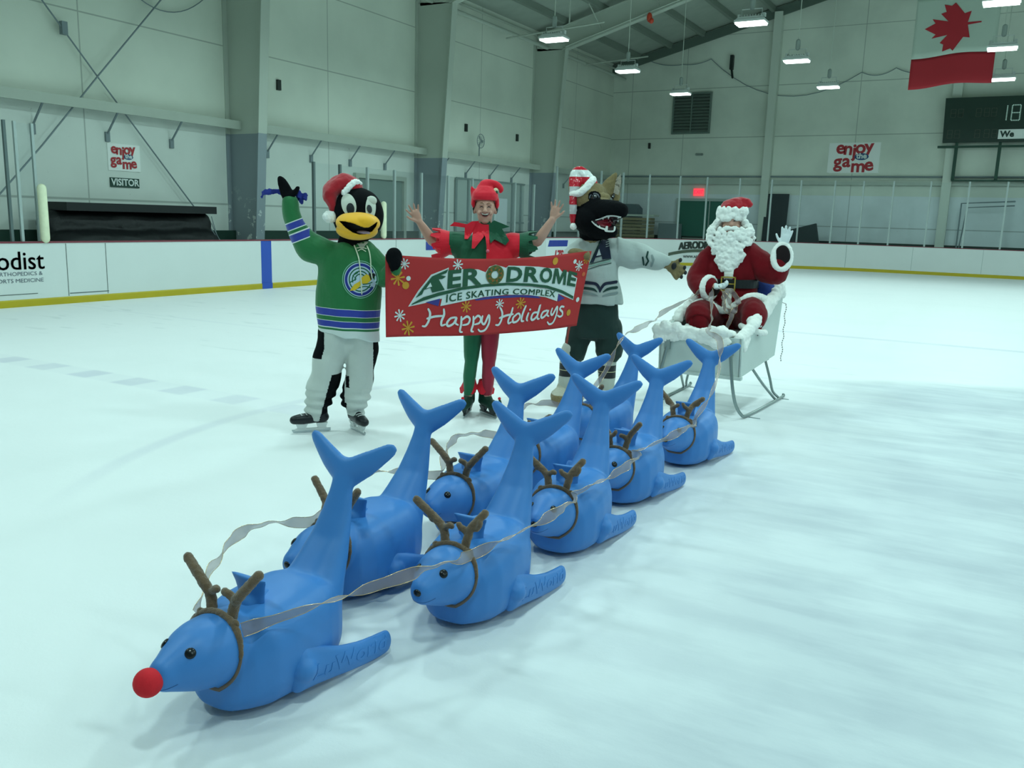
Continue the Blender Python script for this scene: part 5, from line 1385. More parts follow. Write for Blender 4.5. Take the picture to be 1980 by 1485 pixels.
    # wreath standing in for the first O
    c = U(933, 212); b2 = BM(); annulus(b2, c[0], c[1], .033, .082, 36, asp=.92); put('wreath', b2, wreath, .010)
    rnd = random.Random(3); b2 = BM()
    for k in range(26):
        a = 2 * math.pi * k / 26; rr = .058 + rnd.uniform(-.015, .018); disc(b2, c[0] + rr * math.cos(a), c[1] + rr * .92 * math.sin(a), .012, .010, 8)
    put('wreath_leaf', b2, mat('wreath_green', '#3d5a34', .8), .011)
    b2 = BM()
    for k in range(9):
        a = 2 * math.pi * (k + .3) / 9; disc(b2, c[0] + .056 * math.cos(a), c[1] + .05 * math.sin(a), .009, .009, 8)
    put('wreath_berry', b2, mat('berry', '#9b5a26', .7), .012)
    # ICE SKATING COMPLEX on the arc
    b = text_bm('ICE SKATING COMPLEX', 1.0, .018, 0, 1.0, 1.10)
    xs = [v.co.x for v in b.verts]; ys = [v.co.y for v in b.verts]; a0, a1, c0, c1 = min(xs), max(xs), min(ys), max(ys)
    bmesh.ops.triangulate(b, faces=b.faces); refine(b, .25)
    for v in b.verts:
        x = 512 + 1030 * (v.co.x - a0) / (a1 - a0); k = (v.co.y - c0) / (c1 - c0); f = (x - 1110) / 620.0
        yb = 388 + 76 * f * f + (0 if f > 0 else 12 * -f); yt = 338 + 62 * f * f
        p = U(x, yb + (yt - yb) * k); v.co = Vector((p[0], p[1], 0))
    put('logo_small_lettering', b, green, .010)
    # Happy Holidays, brush script
    S = [  # each stroke in the straightened crop units
        [(375, 535), (392, 575), (385, 640), (362, 690), (338, 692)], [(500, 532), (505, 580), (488, 640), (492, 678), (520, 668)], [(372, 622), (430, 600), (505, 590)],
        [(600, 600), (560, 612), (535, 655), (548, 682), (590, 655), (612, 600), (605, 650), (628, 668)],
        [(652, 595), (655, 660), (648, 722), (668, 732)], [(655, 625), (700, 590), (728, 612), (715, 655), (672, 668)],
        [(760, 590), (762, 655), (748, 715), (766, 725)], [(762, 620), (800, 582), (830, 605), (818, 645), (778, 660)],
        [(845, 585), (840, 635), (868, 655), (905, 575), (912, 640), (880, 705), (835, 722), (812, 705)],
        [(1015, 515), (1035, 560), (1030, 620), (1008, 662), (980, 664)], [(1130, 512), (1120, 570), (1100, 620), (1105, 650), (1130, 640)], [(1012, 602), (1080, 578), (1140, 568)],
        [(1175, 570), (1145, 600), (1150, 640), (1190, 630), (1212, 590), (1195, 562), (1170, 570)],
        [(1255, 495), (1235, 560), (1230, 625), (1252, 632)], [(1290, 560), (1280, 610), (1290, 628)],
        [(1385, 555), (1340, 560), (1325, 605), (1345, 622), (1385, 580), (1398, 485), (1385, 570), (1392, 612), (1408, 612)],
        [(1480, 540), (1440, 552), (1425, 590), (1442, 605), (1480, 575), (1495, 540), (1488, 580), (1508, 592)],
        [(1535, 525), (1528, 565), (1550, 580), (1590, 510), (1595, 580), (1570, 650), (1530, 665), (1505, 645)],
        [(1672, 515), (1640, 512), (1628, 535), (1662, 560), (1668, 590), (1640, 602), (1612, 590)]]
    b2 = BM()
    for s_ in S: stroke(b2, P_(s_), [.015, .019, .018, .017, .013], 5)
    b2b = BM(); disc(b2, *U(1302, 528), .009, .009, 10)
    put('script_lettering', b2, white, .007, .03)
    # snowflakes
    def flake(x, y, r, m, n=8):
        b = BM(); c = U(x, y)
        for k in range(n):
            a = math.pi * 2 * k / n + .2; stroke(b, [(c[0] + r*.18*math.cos(a), c[1] + r*.18*math.sin(a)), (c[0] + r*math.cos(a), c[1] + r*math.sin(a))], [r*.16, r*.30], 0)
        disc(b, c[0], c[1], r * .22, r * .22, 10); put('snowflake', b, m, .005)
    for x, y, r in ((597, 130, .040), (148, 605, .042), (1003, 475, .036), (1775, 155, .038), (172, 140, .036)): flake(x, y, r, white)
    for x, y, r in ((125, 270, .050), (220, 715, .050), (690, 500, .042), (1203, 470, .042), (1848, 100, .034)): flake(x, y, r, gold_)
    for x, y, r, m in ((207, 268, .018, white), (188, 332, .028, gold_), (1497, 102, .030, gold_), (1720, 115, .018, white), (1845, 232, .018, mat('banner_pinkish', '#c9603a', .7)), (1745, 570, .026, gold_), (1832, 458, .020, white)):
        b = BM(); disc(b, *U(x, y), r, r, 14); flake_o = put('snow_dot', b, m, .005)
banner()
# ------------------------------------------------------------------ wolf mascot
def wolf():
    T = thing('wolf_mascot', 'person in a snarling wolf costume with white jersey and dark green shorts', 'person in costume', (-3.25, 7.05, 0), R(24.75))
    tan = mat('wolf_tan_fur', '#80714f', 1.0, sheen=.1, noise_amt=.3, nscale=60, bump=.6, bscale=260, bdist=.006)
    blk = mat('wolf_black_fur', '#05070b', .95, bump=.3, bscale=200, bdist=.003, spec=.15)
    inner = mat('wolf_pale_fur', '#a39a8c', 1.0, sheen=.3, noise_amt=.15, nscale=30, bump=.8, bscale=100)
    def W(px, py): return (.074 + (px - 1148) * .0045, 1.863 - (py - 380) * .0044)
    # body with head, arms, legs and paws in one skin
    bm = BM()
    ell(bm, (.040, .02, 1.835), (.170, .17, .160), u=30, v=20)            # skull
    ell(bm, (.085, -.06, 1.665), (.180, .17, .150), u=30, v=20)           # cheeks and lower jaw mass
    tube(bm, [(.10, -.08, 1.74), (.19, -.19, 1.745), (.27, -.25, 1.745)], [.135, .095, .080], 20, smooth=3)
    tube(bm, [(.10, -.10, 1.60), (.19, -.18, 1.575), (.235, -.215, 1.570)], [.105, .075, .058], 18, smooth=3)
    ell(bm, (.315, -.275, 1.745), (.056, .055, .062))                     # nose
    ell(bm, (.16, -.10, 1.855), (.060, .055, .040)); ell(bm, (.05, -.11, 1.885), (.06, .045, .04))
    ears = [[(.185, .03, 1.90), (.215, .03, 1.98), (.262, .03, 2.07)], [(-.08, .03, 1.90), (-.11, .03, 1.97), (-.13, .03, 2.02)]]
    tube(bm, ears[0], [.075, .058, .014], 14, smooth=3, flat=(.45, 1), up=(0, 1, 0))
    tube(bm, [(.262, .02, 1.95), (.272, .02, 1.86), (.262, .02, 1.80)], [.035, .038, .022], 12, smooth=2, flat=(.5, 1), up=(0, 1, 0))
    tube(bm, ears[1], [.07, .05, .014], 14, smooth=3, flat=(.45, 1), up=(0, 1, 0))
    tube(bm, [(.08, .03, 1.60), (.11, .03, 1.45)], [.13, .13], 18)
    loft(bm, [sring(.13, .02, z, a, b, 24, 2.2) for z, a, b in ((.72, .16, .11), (.8, .18, .12), (1.1, .18, .12), (1.32, .19, .11), (1.44, .12, .09))])
    tube(bm, [(.26, .02, 1.37), (.40, .0, 1.37), (.56, -.02, 1.34), (.73, -.05, 1.305)], [.08, .07, .06, .048], 16, smooth=3)
    # open right paw (image right) with four stubby fingers and thumb
    ell(bm, (.795, -.06, 1.275), (.062, .032, .055), (0, 18, 0))
    for a, b in (((.80, -.06, 1.30), (.850, -.07, 1.338)), ((.82, -.065, 1.285), (.890, -.08, 1.275)), ((.825, -.065, 1.262), (.900, -.08, 1.232)), ((.81, -.06, 1.245), (.872, -.075, 1.192)), ((.79, -.06, 1.240), (.830, -.07, 1.178))):
        tube(bm, [a, Vector(a).lerp(Vector(b), .5) + Vector((0, -.006, 0)), b], [.023, .021, .018], 10, smooth=2)
    # left arm to the banner corner
    tube(bm, [(.0, .0, 1.37), (-.10, -.05, 1.28), (-.10, -.20, 1.24), (-.07, -.33, 1.33)], [.08, .065, .055, .05], 16, smooth=3)
    ell(bm, (-.045, -.375, 1.375), (.085, .055, .045), (0, 8, 0)); ell(bm, (.010, -.40, 1.355), (.045, .04, .05))
    for x in (-.012, .018, .042): tube(bm, [(x, -.425, 1.385), (x + .006, -.45, 1.362), (x + .004, -.445, 1.340)], [.019, .019, .015], 10, smooth=2)
    for x0, x1, x2 in ((.04, -.05, -.13), (.24, .268, .275)):
        tube(bm, [(x0, .02, .74), ((x0 + x1)/2, .0, .55), (x1, -.01, .42), (x1 - .01, .0, .30), (x2, .0, .12)], [.085, .080, .076, .074, .062], 18, smooth=4)
        tube(bm, [(x2, .04, .085), (x2 - .01, -.06, .075), (x2 - .025, -.16, .062)], [.075, .090, .068], 18, smooth=3, flat=(.85, 1.1), up=(0, 0, 1))
    me = fuse(bm, .0075, 5, wrinkle=(.0025, 55))
    EYE = W(1149, 381); EY2 = W(1186, 378)
    def col(c):
        if c.z > 1.48:
            # black mask : muzzle, cheeks, jaw, nose
            px = 1148 + (c.x - .074) / .0045; py = 380 + (1.863 - c.z) / .0044
            if c.x < -.115 and c.z > 1.62: return 0
            lim = 400 if px < 1121 else (400 - (px - 1121) * .62 if px < 1148 else (386 + 0 if px < 1188 else 386))
            if px > 1208: lim = 380
            if c.y < .09 and py > lim: return 1
            if c.z < 1.60: return 1
            if (c.x - EYE[0])**2 + ((c.z - EYE[1]) * 1.15)**2 < .056**2 and c.y < 0: return 1
            if c.y < -.12 and px > 1196 and py > 384: return 1
            return 0
        if c.z < .42 and c.z > .10: return 2
        if .42 <= c.z < .62: return 2
        return 0
    paint(me, col)
    link_mesh('body', me, [tan, blk, mat('wolf_cream_leg', '#b9b7a6', .95, sheen=.3, bump=.5, bscale=80)], T); tb = bvh(me)
    # eyes
    ek = mat('wolf_eye', '#0a0c12', .12, coat=1.0); rim = mat('wolf_eye_rim', '#6b7079', .4)
    bm = BM(); h = tb.ray_cast(Vector((EYE[0], -1, EYE[1] - .006)), Vector((0, 1, 0)))[0]; ell(bm, (EYE[0], h.y + .012, EYE[1] - .006), (.036, .026, .030)); mk('eye', bm, ek, T, smooth=True)
    bm = BM(); tube(bm, [(EYE[0] + .040 * math.cos(R(a)), h.y - .003, EYE[1] - .006 + .033 * math.sin(R(a))) for a in range(-10, 191, 20)], .005, 8, smooth=1); tube(bm, [(EYE[0] + .024 * math.cos(R(a)), h.y - .016, EYE[1] - .004 + .020 * math.sin(R(a))) for a in range(20, 150, 15)], .0022, 6); mk('eye_rim', bm, rim, T, smooth=True)
    bm = BM(); ell(bm, (EYE[0] + .004, h.y - .016, EYE[1] + .006), (.007, .004, .005)); mk('eye_glint', bm, white_fur, T, smooth=True)
    hh = tb.ray_cast(Vector((EY2[0], -1, EY2[1])), Vector((0, 1, 0)))[0]
    bm = BM(); ell(bm, (EY2[0], hh.y + .004, EY2[1]), (.017, .02, .026), (0, 15, 0)); mk('eye', bm, ek, T, smooth=True)
    bm = BM(); ell(bm, (EY2[0] - .005, hh.y - .016, EY2[1] - .004), (.005, .004, .005)); mk('eye_glint', bm, white_fur, T, smooth=True)
    b2 = BM(); poly(b2, [W(1186, 372), W(1190, 345), W(1198, 334), W(1200, 350), W(1196, 376)]); drape('ear_lining', b2, tb, inner, T, .004, .02)
    # snarling mouth
    def D(x, z): return W(1080 + x / 8.74, 310 + z / 8.74)
    def Q(L): return [D(*p) for p in L]
    b2 = BM(); poly(b2, Q([(570, 1030), (640, 1015), (720, 985), (830, 935), (930, 925), (1050, 945), (1035, 1030), (1000, 1060), (975, 1130), (940, 1195), (810, 1195), (720, 1150), (630, 1110)])); drape('mouth_inside', b2, tb, mat('mouth_maroon', '#2a0810', .6), T, .003, .02)
    b2 = BM(); poly(b2, Q([(660, 1040), (760, 1010), (860, 990), (930, 1010), (930, 1080), (850, 1130), (740, 1110), (680, 1080)])); drape('tongue', b2, tb, mat('mouth_red', '#7c0f24', .5, noise_amt=.3, nscale=60), T, .006, .02)
    tm = mat('wolf_teeth', '#cfd3cf', .45)
    b2 = BM()
    stroke(b2, Q([(640, 1015), (720, 990), (790, 962), (835, 945), (930, 938), (1045, 955)]), [.006, .010, .014, .012, .010, .012])
    stroke(b2, Q([(580, 1040), (640, 1095), (720, 1140), (800, 1165), (820, 1190), (940, 1190), (968, 1130)]), [.010, .012, .013, .014, .015, .014, .012])
    for L in ([(825, 945), (870, 940), (850, 1000)], [(995, 950), (1050, 950), (1040, 1035), (1010, 1030)], [(800, 1170), (815, 1105), (850, 1110), (845, 1180)], [(940, 1190), (950, 1080), (975, 1075), (975, 1150)], [(740, 985), (775, 970), (765, 1010)], [(690, 1130), (710, 1095), (730, 1140)], [(640, 1100), (650, 1075), (670, 1115)]): poly(b2, Q(L))
    drape('teeth', b2, tb, tm, T, .010, .02)
    for (x, z, r) in ((1.0, 0, 0),): pass
    pad = mat('paw_pad_black', '#121419', .5)
    for p, r in (((.800, -.095, 1.285), (.022, .012, .032)), ((.853, -.088, 1.338), (.016, .014, .020)), ((.893, -.094, 1.275), (.014, .012, .019)), ((.903, -.094, 1.230), (.014, .012, .018)), ((.872, -.090, 1.192), (.013, .012, .018))):
        bm = BM(); ell(bm, p, r, (0, 10, 0)); mk('paw_pad', bm, pad, T, smooth=True)
    # jersey
    bm = BM()
    loft(bm, [sring(cx, .02, z, a, b, 36, 2.3) for z, cx, a, b in ((.925, .145, .232, .165), (1.0, .14, .225, .165), (1.15, .13, .200, .16), (1.28, .12, .21, .155), (1.38, .11, .23, .14), (1.45, .105, .19, .12), (1.49, .10, .12, .11))])
    tube(bm, [(.22, .02, 1.385), (.34, .01, 1.385), (.45, .0, 1.365), (.56, -.02, 1.345), (.66, -.04, 1.325), (.725, -.05, 1.312)], [.125, .128, .118, .100, .078, .060], 22, smooth=4)
    tube(bm, [(.02, .0, 1.39), (-.08, -.03, 1.33), (-.115, -.12, 1.26), (-.09, -.23, 1.27)], [.12, .105, .09, .072], 20, smooth=3)
    fold = lambda co, n: co + n * (.007 * math.sin(co.x * 30 + co.z * 16) if co.x > .3 else .005 * math.sin(co.x * 26 - co.z * 6))
    me = fuse(bm, .007, 5, wrinkle=(.008, 8), fn=fold)
    jm = mat('jersey_white', '#aab3b0', .8, sheen=.1, bump=.2, bscale=60); dk = mat('jersey_dark_side', '#12262a', .8)
    jersey = link_mesh('jersey', me, jm, T); tj = bvh(me)
    navy_ = mat('jersey_navy', '#111b33', .75); grn = mat('jersey_green', '#0f3630', .75); gry = mat('jersey_grey', '#7e8c8b', .75)
    def J(x, z): return W(1120 + x / 9, 455 + z / 9)
    def JP(L): return [J(*p) for p in L]
    b2 = BM(); poly(b2, JP([(228, 505), (395, 90), (420, 90), (258, 498)])); stroke(b2, JP([(212, 525), (400, 465), (605, 412)]), .006, 0); stroke(b2, JP([(205, 615), (400, 540), (610, 490)]), .006, 0); drape('letter_outline', b2, tj, grn, jersey, .006, .011)
    b2 = BM(); poly(b2, JP([(245, 495), (430, 85), (545, 85), (605, 405), (450, 430), (440, 370), (330, 400), (300, 485)])); drape('letter_mark', b2, tj, navy_, jersey, .008, .011)
    b2 = BM(); poly(b2, JP([(345, 368), (385, 240), (425, 350)])); drape('letter_counter', b2, tj, mat('jersey_pale', '#c3cbca', .8), jersey, .010, .011)
    b2 = BM(); stroke(b2, JP([(230, 555), (400, 500), (590, 450)]), .011, 0); drape('word_strip', b2, tj, mat('word_strip_grey', '#7fa196', .8), jersey, .006, .011)
    b2 = BM()
    for k in range(3): stroke(b2, JP([(505, 125 + 38 * k), (560, 105 + 40 * k)]), .006, 0)
    drape('speed_lines', b2, tj, jm, jersey, .011, .011)
    b2 = BM(); stroke(b2, JP([(-80, 845), (60, 850), (200, 850), (350, 865), (415, 930), (436, 1010)]), [.026, .026, .026, .026, .024, .008]); stroke(b2, JP([(436, 1010), (465, 925), (520, 860), (620, 840), (720, 825)]), [.008, .024, .026, .026, .026]); drape('hem_chevron', b2, tj, navy_, jersey, .006, .011)
    b2 = BM(); stroke(b2, JP([(-80, 945), (60, 950), (200, 950), (320, 965), (385, 1010)]), [.024, .024, .024, .022, .006]); stroke(b2, JP([(490, 1010), (560, 960), (640, 935), (730, 925)]), [.006, .022, .024, .024]); drape('hem_chevron', b2, tj, grn, jersey, .006, .011)
    b2 = BM(); stroke(b2, JP([(-80, 1030), (150, 1035), (300, 1050), (400, 1080)]), [.022, .022, .02, .006]); stroke(b2, JP([(480, 1080), (580, 1050), (740, 1020)]), [.006, .02, .022]); drape('hem_chevron', b2, tj, gry, jersey, .006, .011)
    b2 = BM(); stroke(b2, JP([(1235, 270), (1215, 360), (1250, 430), (1215, 510)]), .016, 0); stroke(b2, JP([(1150, 370), (1165, 440), (1180, 505)]), .014, 0); drape('sleeve_zigzag', b2, tj, grn, jersey, .006, .011)
    b2 = BM(); stroke(b2, JP([(1310, 330), (1340, 400), (1310, 520)]), .018, 0); drape('sleeve_zigzag', b2, tj, gry, jersey, .006, .011)
    # shorts
    bm = BM()
    loft(bm, [sring(.140, .02, z, a, b, 32, 2.3) for z, a, b in ((.62, .235, .155), (.75, .215, .15), (.90, .195, .145), (.97, .18, .135))])
    tube(bm, [(.02, .02, .70), (-.02, .01, .56), (-.035, .0, .47)], [.125, .112, .105], 22, smooth=2); tube(bm, [(.26, .02, .70), (.275, .01, .58), (.280, .0, .50)], [.13, .125, .125], 22, smooth=2)
    ell(bm, (.130, .01, .66), (.12, .12, .075))
    me = fuse(bm, .008, 4, wrinkle=(.008, 8)); paint(me, lambda c: 1 if (c.x < -.05 and -.075 < c.y - (c.x + .12) * .5 < -.035 and c.z < .8) else 0)
    link_mesh('shorts', me, [mat('shorts_green', '#0d2a26', .8, sheen=.1), mat('shorts_stripe_red', '#8a3a34', .8), mat('shorts_stripe_white', '#b9b8a8', .8)], T)
    # striped socks
    for x0, x1 in ((-.075, -.105), (.266, .272)):
        bm = BM(); tube(bm, [(x0 + (.01 if x0 < 0 else 0), -.01, .50), (x0 - .005, -.005, .38), ((x0+x1)/2, .0, .27), (x1, .0, .13)], [.090, .087, .080, .068], 20, smooth=4)
        sm = bands('sock_%d' % (x0 > 0), (0, 0, 1), 0, 0, .6, [(0, '#b9beb4'), (.255, '#10161c'), (.310, '#b9b48e'), (.318, '#10161c'), (.375, '#b9beb4')])
        link_mesh('sock', fuse(bm, .007, 4, wrinkle=(.003, 12)), sm, T)
    # shiny candy striped stocking hat
    hat = bpy.data.objects.new('striped_hat', None); COL.objects.link(hat); hat.parent = T; hat['label'] = 'shiny red and white striped stocking hat with white fur trim'
    sm = bands('candy_stripes', (0, 0, 1), 0, 1.6, 2.13, [(1.6, '#b3192c'), (1.705, '#b9b9bb'), (1.785, '#b3192c'), (1.86, '#b9b9bb'), (1.94, '#c01c30'), (2.025, '#dfe4e2'), (2.085, '#c01c30')], rough=.18, sheen=0, bump=.1)
    bm = BM(); tube(bm, [(.03, .0, 1.97), (-.01, .0, 2.03), (-.065, .0, 2.075), (-.095, -.01, 2.04), (-.088, -.03, 1.97), (-.098, -.07, 1.88), (-.102, -.10, 1.78), (-.098, -.11, 1.68), (-.096, -.11, 1.63)], [.075, .062, .045, .050, .058, .042, .034, .030, .022], 20, smooth=4)
    link_mesh('stocking', fuse(bm, .006, 3, wrinkle=(.006, 22)), sm, hat)
    bm = BM(); tube(bm, [(-.115, -.09, 1.88), (-.055, -.13, 1.885), (.0, -.125, 1.93), (.045, -.09, 1.985), (.062, -.03, 2.01), (.05, .06, 2.0)], [.024, .030, .033, .033, .028, .022], 14, smooth=4); link_mesh('fur_trim', fuse(bm, .006, 2, wrinkle=(.006, 50)), white_fur, hat)
    bm = BM(); ell(bm, (-.092, -.12, 1.60), (.030, .03, .030)); link_mesh('bobble', fuse(bm, .005, 2, wrinkle=(.004, 60)), white_fur, hat)
wolf()

# ------------------------------------------------------------------ sleigh
sl_white = mat('sleigh_white_paint', '#c4cfcb', .5, noise_amt=.04, nscale=3)
steel_tube = mat('sleigh_steel_tube', '#8f9c9b', .3, metal=.7)
def sleigh():
    T = thing('sleigh', 'white wooden sleigh on bent steel tube runners, lined with shaggy white fur', 'sleigh', (-2.2, 7.9, 0), R(-1.5))
    # local: x centre 0, front y=-.58
    HW = .365; y0, y1 = -.55, .68
    def side(s):
        bm = BM()
        prism(bm, [(y0, .36), (y1 - .10, .42), (y1 + .04, .98), (y1 - .08, .98), (y0 + .45, .80), (y0 - .03, .70)], s * HW - .011, s * HW + .011, lambda u, v, w: (w, u, v)); return bm
    mk('side_panel', side(-1), sl_white, T); mk('side_panel', side(1), sl_white, T)
    bm = BM(); prism(bm, [(y0 - .03, .70), (y0, .36), (y0 + .02, .36), (y0 - .008, .70)], -HW, HW, lambda u, v, w: (w, u, v)); mk('front_panel', bm, sl_white, T)
    bm = BM(); box(bm, -HW - .02, HW + .02, y0 - .02, y0 + .035, .335, .362); mk('front_sill', bm, sl_white, T)
    bm = BM(); prism(bm, [(y1 + .04, 1.0), (y1 - .10, .42), (y1 - .08, .42), (y1 + .06, 1.0)], -HW, HW, lambda u, v, w: (w, u, v)); mk('back_panel', bm, sl_white, T)
    bm = BM(); prism(bm, [(y0, .36), (y1 - .1, .42), (y1 - .1, .44), (y0, .38)], -HW, HW, lambda u, v, w: (w, u, v)); mk('floor_board', bm, sl_white, T)
    bm = BM(); box(bm, -HW + .012, HW - .012, .08, y1 - .05, .56, .60); box(bm, -HW + .012, HW - .012, .08, .10, .42, .56); mk('seat_board', bm, sl_white, T)
    # blue cushion behind
    bm = BM(); ell(bm, (.02, .50, .97), (.36, .12, .20)); ell(bm, (.22, .50, .98), (.16, .12, .17)); link_mesh('back_cushion', fuse(bm, .012, 4, wrinkle=(.008, 10)), mat('cushion_blue', '#22408f', .8), T)
    # runners
    for s in (-1, 1):
        bm = BM()
        tube(bm, [(s * .285, y0 - .045, .60), (s * .30, y0 - .06, .50), (s * .335, y0 - .085, .30), (s * .37, y0 - .07, .14), (s * .41, y0 - .02, .045), (s * .43, y0 + .08, .016), (s * .455, y0 + .5, .014), (s * .475, y1 - .08, .014), (s * .475, y1 - .02, .030)], .0145, 10, smooth=5)
        r_ = mk('runner', bm, steel_tube, T, smooth=True)
        bm = BM(); tube(bm, [(s * .345, -.10, .385), (s * .40, .14, .20), (s * .455, .40, .03)], .0125, 8, smooth=3); mk('strut', bm, steel_tube, T, smooth=True)
        bm = BM(); tube(bm, [(s * .345, .36, .40), (s * .40, .38, .22), (s * .43, .40, .10), (s * .462, .50, .030)], .0125, 8, smooth=3); mk('strut', bm, steel_tube, T, smooth=True)
        bm = BM(); box(bm, s * .285 - .025, s * .285 + .025, y0 - .062, y0 - .03, .55, .64); mk('runner_bracket', bm, mat('bracket_grey', '#8a9796', .4, metal=.4), T)
        bm = BM(); box(bm, s * .335 - .02, s * .335 + .03, -.14, -.06, .375, .40); box(bm, s * .335 - .02, s * .335 + .03, .32, .42, .395, .42); mk('strut_bracket', bm, mat('bracket_grey', '#8a9796'), T)
        for yy in (y0 + .10, y1 - .10):
            bm = BM(); prism(bm, [(0, 0), (.10, .012), (.0, .02)], 0, .006, lambda u, v, w: (s * .45 + u, yy + v - .01, .0 + w)); mk('runner_foot', bm, mat('bracket_grey', '#8a9796'), T)
    # shaggy fur throws
    bm = BM(); rnd = random.Random(11)
    for k in range(26):
        a = k / 25; x = -HW - .03 + (2 * HW - .10) * a
        ell(bm, (x, y0 - .02 + rnd.uniform(-.02, .02), .715 + .03 * math.sin(a * 9) + rnd.uniform(-.012, .012)), (.055, .050, rnd.uniform(.030, .055)), u=12, v=8)
        ell(bm, (x + .01, y0 - .045, .675 - .03 * math.sin(a * 8 + 1)), (.045, .022, rnd.uniform(.03, .06)), u=12, v=8)
        ell(bm, (x, y0 + .08, .70 + rnd.uniform(0, .02)), (.06, .07, .04), u=12, v=8)
    for k in range(7): ell(bm, (-HW - .03, y0 + .03 + k * .05, .70 + rnd.uniform(0, .03)), (.04, .05, .05), u=12, v=8)
    link_mesh('fur_throw', fuse(bm, .008, 2, wrinkle=(.005, 50)), white_fur, T)
    bm = BM()
    for k in range(14):                                   # right rim, falling over the side panel front
        a = k / 13; y = y0 + .02 + a * .30; ell(bm, (HW - .03 + .04 * a, y, .695 + .10 * a + rnd.uniform(-.012, .012)), (.05, .05, .05), u=12, v=8)
    for k in range(4): ell(bm, (HW + .01, y0 + .06 + k * .03, .62 + k * .02), (.022, .04, .05), u=12, v=8)
    for k in range(30):
        a = k / 29; y = y0 + .34 + a * .86; z = .80 + .26 * a ** 1.3
        for dz in (0, .04): ell(bm, (HW - .02 + rnd.uniform(0, .03), y, z + dz + rnd.uniform(-.02, .02)), (.05, .05, .045), u=12, v=8)
    for k in range(22):
        a = k / 21; x = -HW + 2 * HW * a
        ell(bm, (x, y1 - .02 + rnd.uniform(-.02, .02), 1.02 + rnd.uniform(-.02, .02)), (.05, .06, .06), u=12, v=8)
    for k in range(20):
        a = k / 19; ell(bm, (-HW + .02, y0 + .34 + a * .86, .80 + .24 * a + rnd.uniform(-.02, .02)), (.055, .05, .05), u=12, v=8)
    link_mesh('fur_throw', fuse(bm, .009, 2, wrinkle=(.006, 45)), white_fur, T)
    bm = BM(); loft(bm, [sring(0, .33, z, a, b, 24, 3.5) for z, a, b in ((.60, .33, .26), (.64, .34, .27), (.68, .30, .24))]); link_mesh('seat_fur', fuse(bm, .01, 2, wrinkle=(.006, 45)), white_fur, T)
    # dangling bead chain at the rear corner
    bm = BM()
    for k in range(26): ell(bm, (.40 + .006 * math.sin(k), .76, .90 - k * .022), (.006, .006, .010), u=8, v=6)
    tube(bm, [(HW, y1 + .02, .93), (.40, .76, .91)], .004, 5)
    mk('bead_chain', bm, mat('bead_silver', '#a9a3a6', .3, metal=.8), T)
sleigh()

